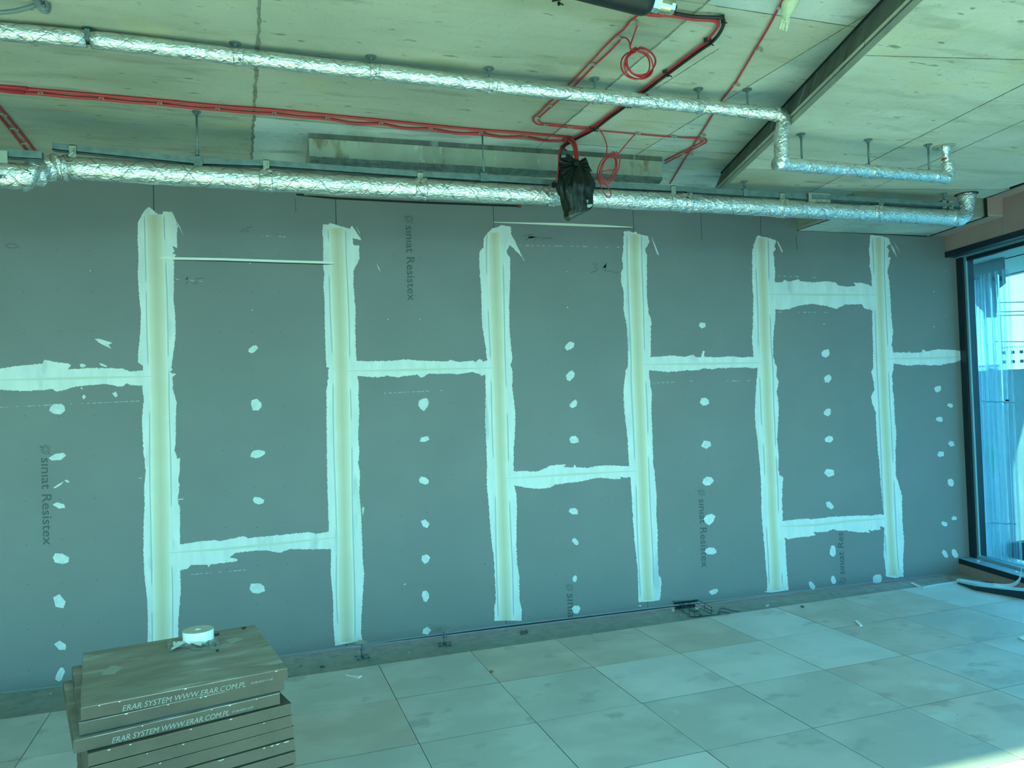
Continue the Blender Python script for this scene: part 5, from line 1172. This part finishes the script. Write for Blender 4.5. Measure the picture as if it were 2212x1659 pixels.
# plastic film curtain hanging outside the glass
def film(px0, px1, ytop, ybot, off, name, label, amp=.02, freq=1.0):
    V = []; F = []; n = 70; mrow = 26
    a0 = onF(px0, (ytop+ybot)/2, off); a1 = onF(px1, (ytop+ybot)/2, off)
    z1 = onF(px0, ytop, off).z; z0 = onF(px0, ybot, off).z
    for i in range(n+1):
        t = i/n; p = a0.lerp(a1, t)
        for j in range(mrow+1):
            s = j/mrow; z = z1+(z0-z1)*s
            d = amp*(math.sin(t*47*freq+1.2*math.sin(s*2.1))+.5*math.sin(t*101*freq+s*1.3)+.6*noise.noise(Vector((t*9, s*2.2, 3))))
            V.append((p.x+d, p.y+.3*d, z))
    for i in range(n):
        for j in range(mrow): q = i*(mrow+1)+j; F.append((q, q+1, q+mrow+2, q+mrow+1))
    return mesh(name, V, F, M_FILM, None, True)
fm = film(2098, 2196, 598, 1262, .42, 'film_curtain', ''); tag(fm, 'clear pleated plastic film hanging outside the window beside the wall', 'film curtain')
for yy in (866, 1128):
    mb = MB(); a0 = onF(2100, yy, .39); a1 = onF(2196, yy+4, .39); pts = [a0.lerp(a1, k/30)+RV((.012*math.sin(k*1.6), 0, .004*math.sin(k))) for k in range(31)]
    mb.tube(pts, .006, 6); mb.build('tape_band', clear_mat('tape_band', (.8,.9,.9), .2, .85, .3), fm, True)
a0 = onF(2176, 865, .38); MB().box(a0, (.01,.03,.016)).build('black_clip', M_BLACK, fm)
f2 = film(2098, 2172, 606, 1255, .55, 'film_curtain', '', .03, .6); tag(f2, 'second layer of clear plastic film hanging behind the pleated one', 'film curtain')
# grey cut-out standing in for a reflection in the window glass
ap = [(2088,565),(2165,552),(2168,612),(2152,625),(2149,660),(2147,686),(2130,686),(2124,674),(2112,662),(2104,654),(2088,654)]
o = MB().prism([onF(x, y, .75) for x, y in ap], (.03,0,0)).build('reflection_cutout', mat('reflection_grey', (.16,.19,.19), .7)); tag(o, 'dark grey cut-out standing in for a reflection in the glass, behind the film', 'canopy')
o = MB().tube([onF(x, y, .7) for x, y in ((2080,610),(2110,605),(2140,602),(2162,602))], .02, 10).build('reflection_arc', M_FRAME, None, True); tag(o, 'dark curved tube standing in for an arc of the reflection, behind the film', 'tube')  # solid tube in place of the reflected dark arc
o = MB().prism([(FX(6.6,1.0), 6.6, -2), (FX(5.95,1.0), 5.95, -2), (FX(5.95,1.3), 5.95, -2), (FX(6.6,1.3), 6.6, -2)], (0,0,3.9)).build('added_dark_pier', mat('pier_grey', (.20,.25,.25), .8, 0, col2=(.27,.32,.32), scale=3)); tag(o, 'grey-blue pier added outside behind the film to darken the view', 'pier')  # invented pier, added to darken the view behind the film
# lit corrugated parapet and bench
pr = empty('parapet', (FX(4, 1.6), 4, -.9), label='pale corrugated parapet outside below the window', cat='parapet')
for k in range(34):
    y = 7.2-k*.22; x = FX(y, 1.9)
    child(MB().box((x, y, -.35), (.06,.15,1.0), -.2).build('corrugated_panel', mat('parapet_pale', (.62,.62,.46), .7)), pr)
child(MB().box((FX(4.0,1.96), 3.6, -.40), (.03,7.6,1.0), -.197).build('parapet_backing', mat('parapet_back', (.34,.38,.33), .7)), pr)
P_ = ZX([(1680,-60),(1690,90),(1740,225),(2160,330),(2160,-80),(1850,-70)])
pts = [onF(x, y, .62) for x, y in P_]; o = MB().prism(pts, (.25,.05,0)).build('outdoor_box', mat('outdoor_box', (.07,.085,.095), .6)); tag(o, 'dark grey rounded box outside, low behind the film at the right edge', 'box')
P_ = zt2(2040, 820, 3.453, [(315,460),(330,470),(370,540),(375,640),(360,720),(330,640),(322,560)]); o = MB().prism([onF(x, y, .60) for x, y in P_], (.02,0,0)).build('green_bag', mat('green_plastic', (.06,.42,.20), .6)); tag(o, 'bright green plastic scrap behind the film half way down the window', 'scrap')
# distant city
rr = random.Random(11)
def far_building(px, ptop, pbase, dist, w, dp, m, lab, rows=0, colsn=0):
    d = ray(px, ptop); t = dist/math.hypot(d.x, d.y); p = EYE+d*t; h = p.z-GZ
    e_ = empty('building', (p.x, p.y, GZ), label=lab, cat='building'); e_.rotation_euler = (0,0,-.9)
    MB().box((0,0,h/2), (w, dp, h)).build('wall', m, e_)
    MB().box((0,0,h+.2), (w*1.02, dp*1.04, .4)).build('roof', M_CON, e_)
    for r_ in range(rows):
        for c_ in range(colsn):
            x = -w/2+w*(c_+.5)/colsn; z = h-1.6-3*r_
            if z < 2: continue
            for s in (-1,): MB().box((x, s*dp/2, z), (w/colsn*.42, .12, 1.0)).build('window', M_FRAME, e_)
M_BW = mat('far_white', (.78,.80,.78), .8); M_BG = mat('far_grey', (.42,.46,.46), .8); M_BT = mat('far_tan', (.55,.48,.36), .8)
far_building(2216, 750, 790, 300, 14, 10, M_BW, 'tall white apartment block on the horizon at the right edge', 9, 6)
far_building(2165, 790, 820, 340, 60, 20, M_BG, 'long grey block on the horizon left of the white tower', 4, 10)
far_building(2290, 800, 830, 180, 30, 14, M_BT, 'tan low-rise building in the middle distance', 3, 7)
far_building(2120, 795, 830, 460, 50, 16, M_BW, 'pale block on the horizon seen through the film', 4, 8)
far_building(2206, 842, 870, 90, 12, 9, M_BG, 'low grey shed below the white tower', 1, 3)
far_building(2190, 870, 890, 60, 6, 5, M_BT, 'small tan shed close to the film edge', 1, 2)
for k in range(5):
    X = (30, 38, 47, 58, 70)[k]; Y = (15.5, 22, 25, 33, 37)[k]; c_ = rr.choice([(.7,.72,.72),(.15,.17,.2),(.4,.1,.08),(.2,.3,.5)])
    e_ = empty('car', (X, Y, GZ), label='distant parked car seen through the window, '+('nearest', 'second nearest', 'third nearest', 'fourth nearest', 'farthest')[k], cat='car', group='parked cars outside'); e_.rotation_euler = (0,0,rr.uniform(0,3))
    m_ = mat('car_paint_%d' % (k % 4), c_, .3)
    MB().box((0,0,.55), (4.2,1.8,.7)).build('body', m_, e_); MB().prism([(-1.4,-.8,.9),(1.2,-.8,.9),(.8,-.75,1.45),(-1.0,-.75,1.45)], (0,1.6,0)).build('cabin', M_FRAME, e_)
for k, (y0_, y1_) in enumerate(((648,640),(668,660),(676,668),(732,729))):
    A_ = EYE+ray(2150, y0_+6).normalized()*40; B_ = EYE+ray(2330, y1_-8).normalized()*36
    o = MB().tube([A_, (A_+B_)/2-RV((0,0,.15)), B_], .02, 5).build('overhead_wire', M_DARK); tag(o, ['topmost', 'second', 'third', 'lowest'][k]+' overhead wire crossing the sky at the right edge', 'wire')
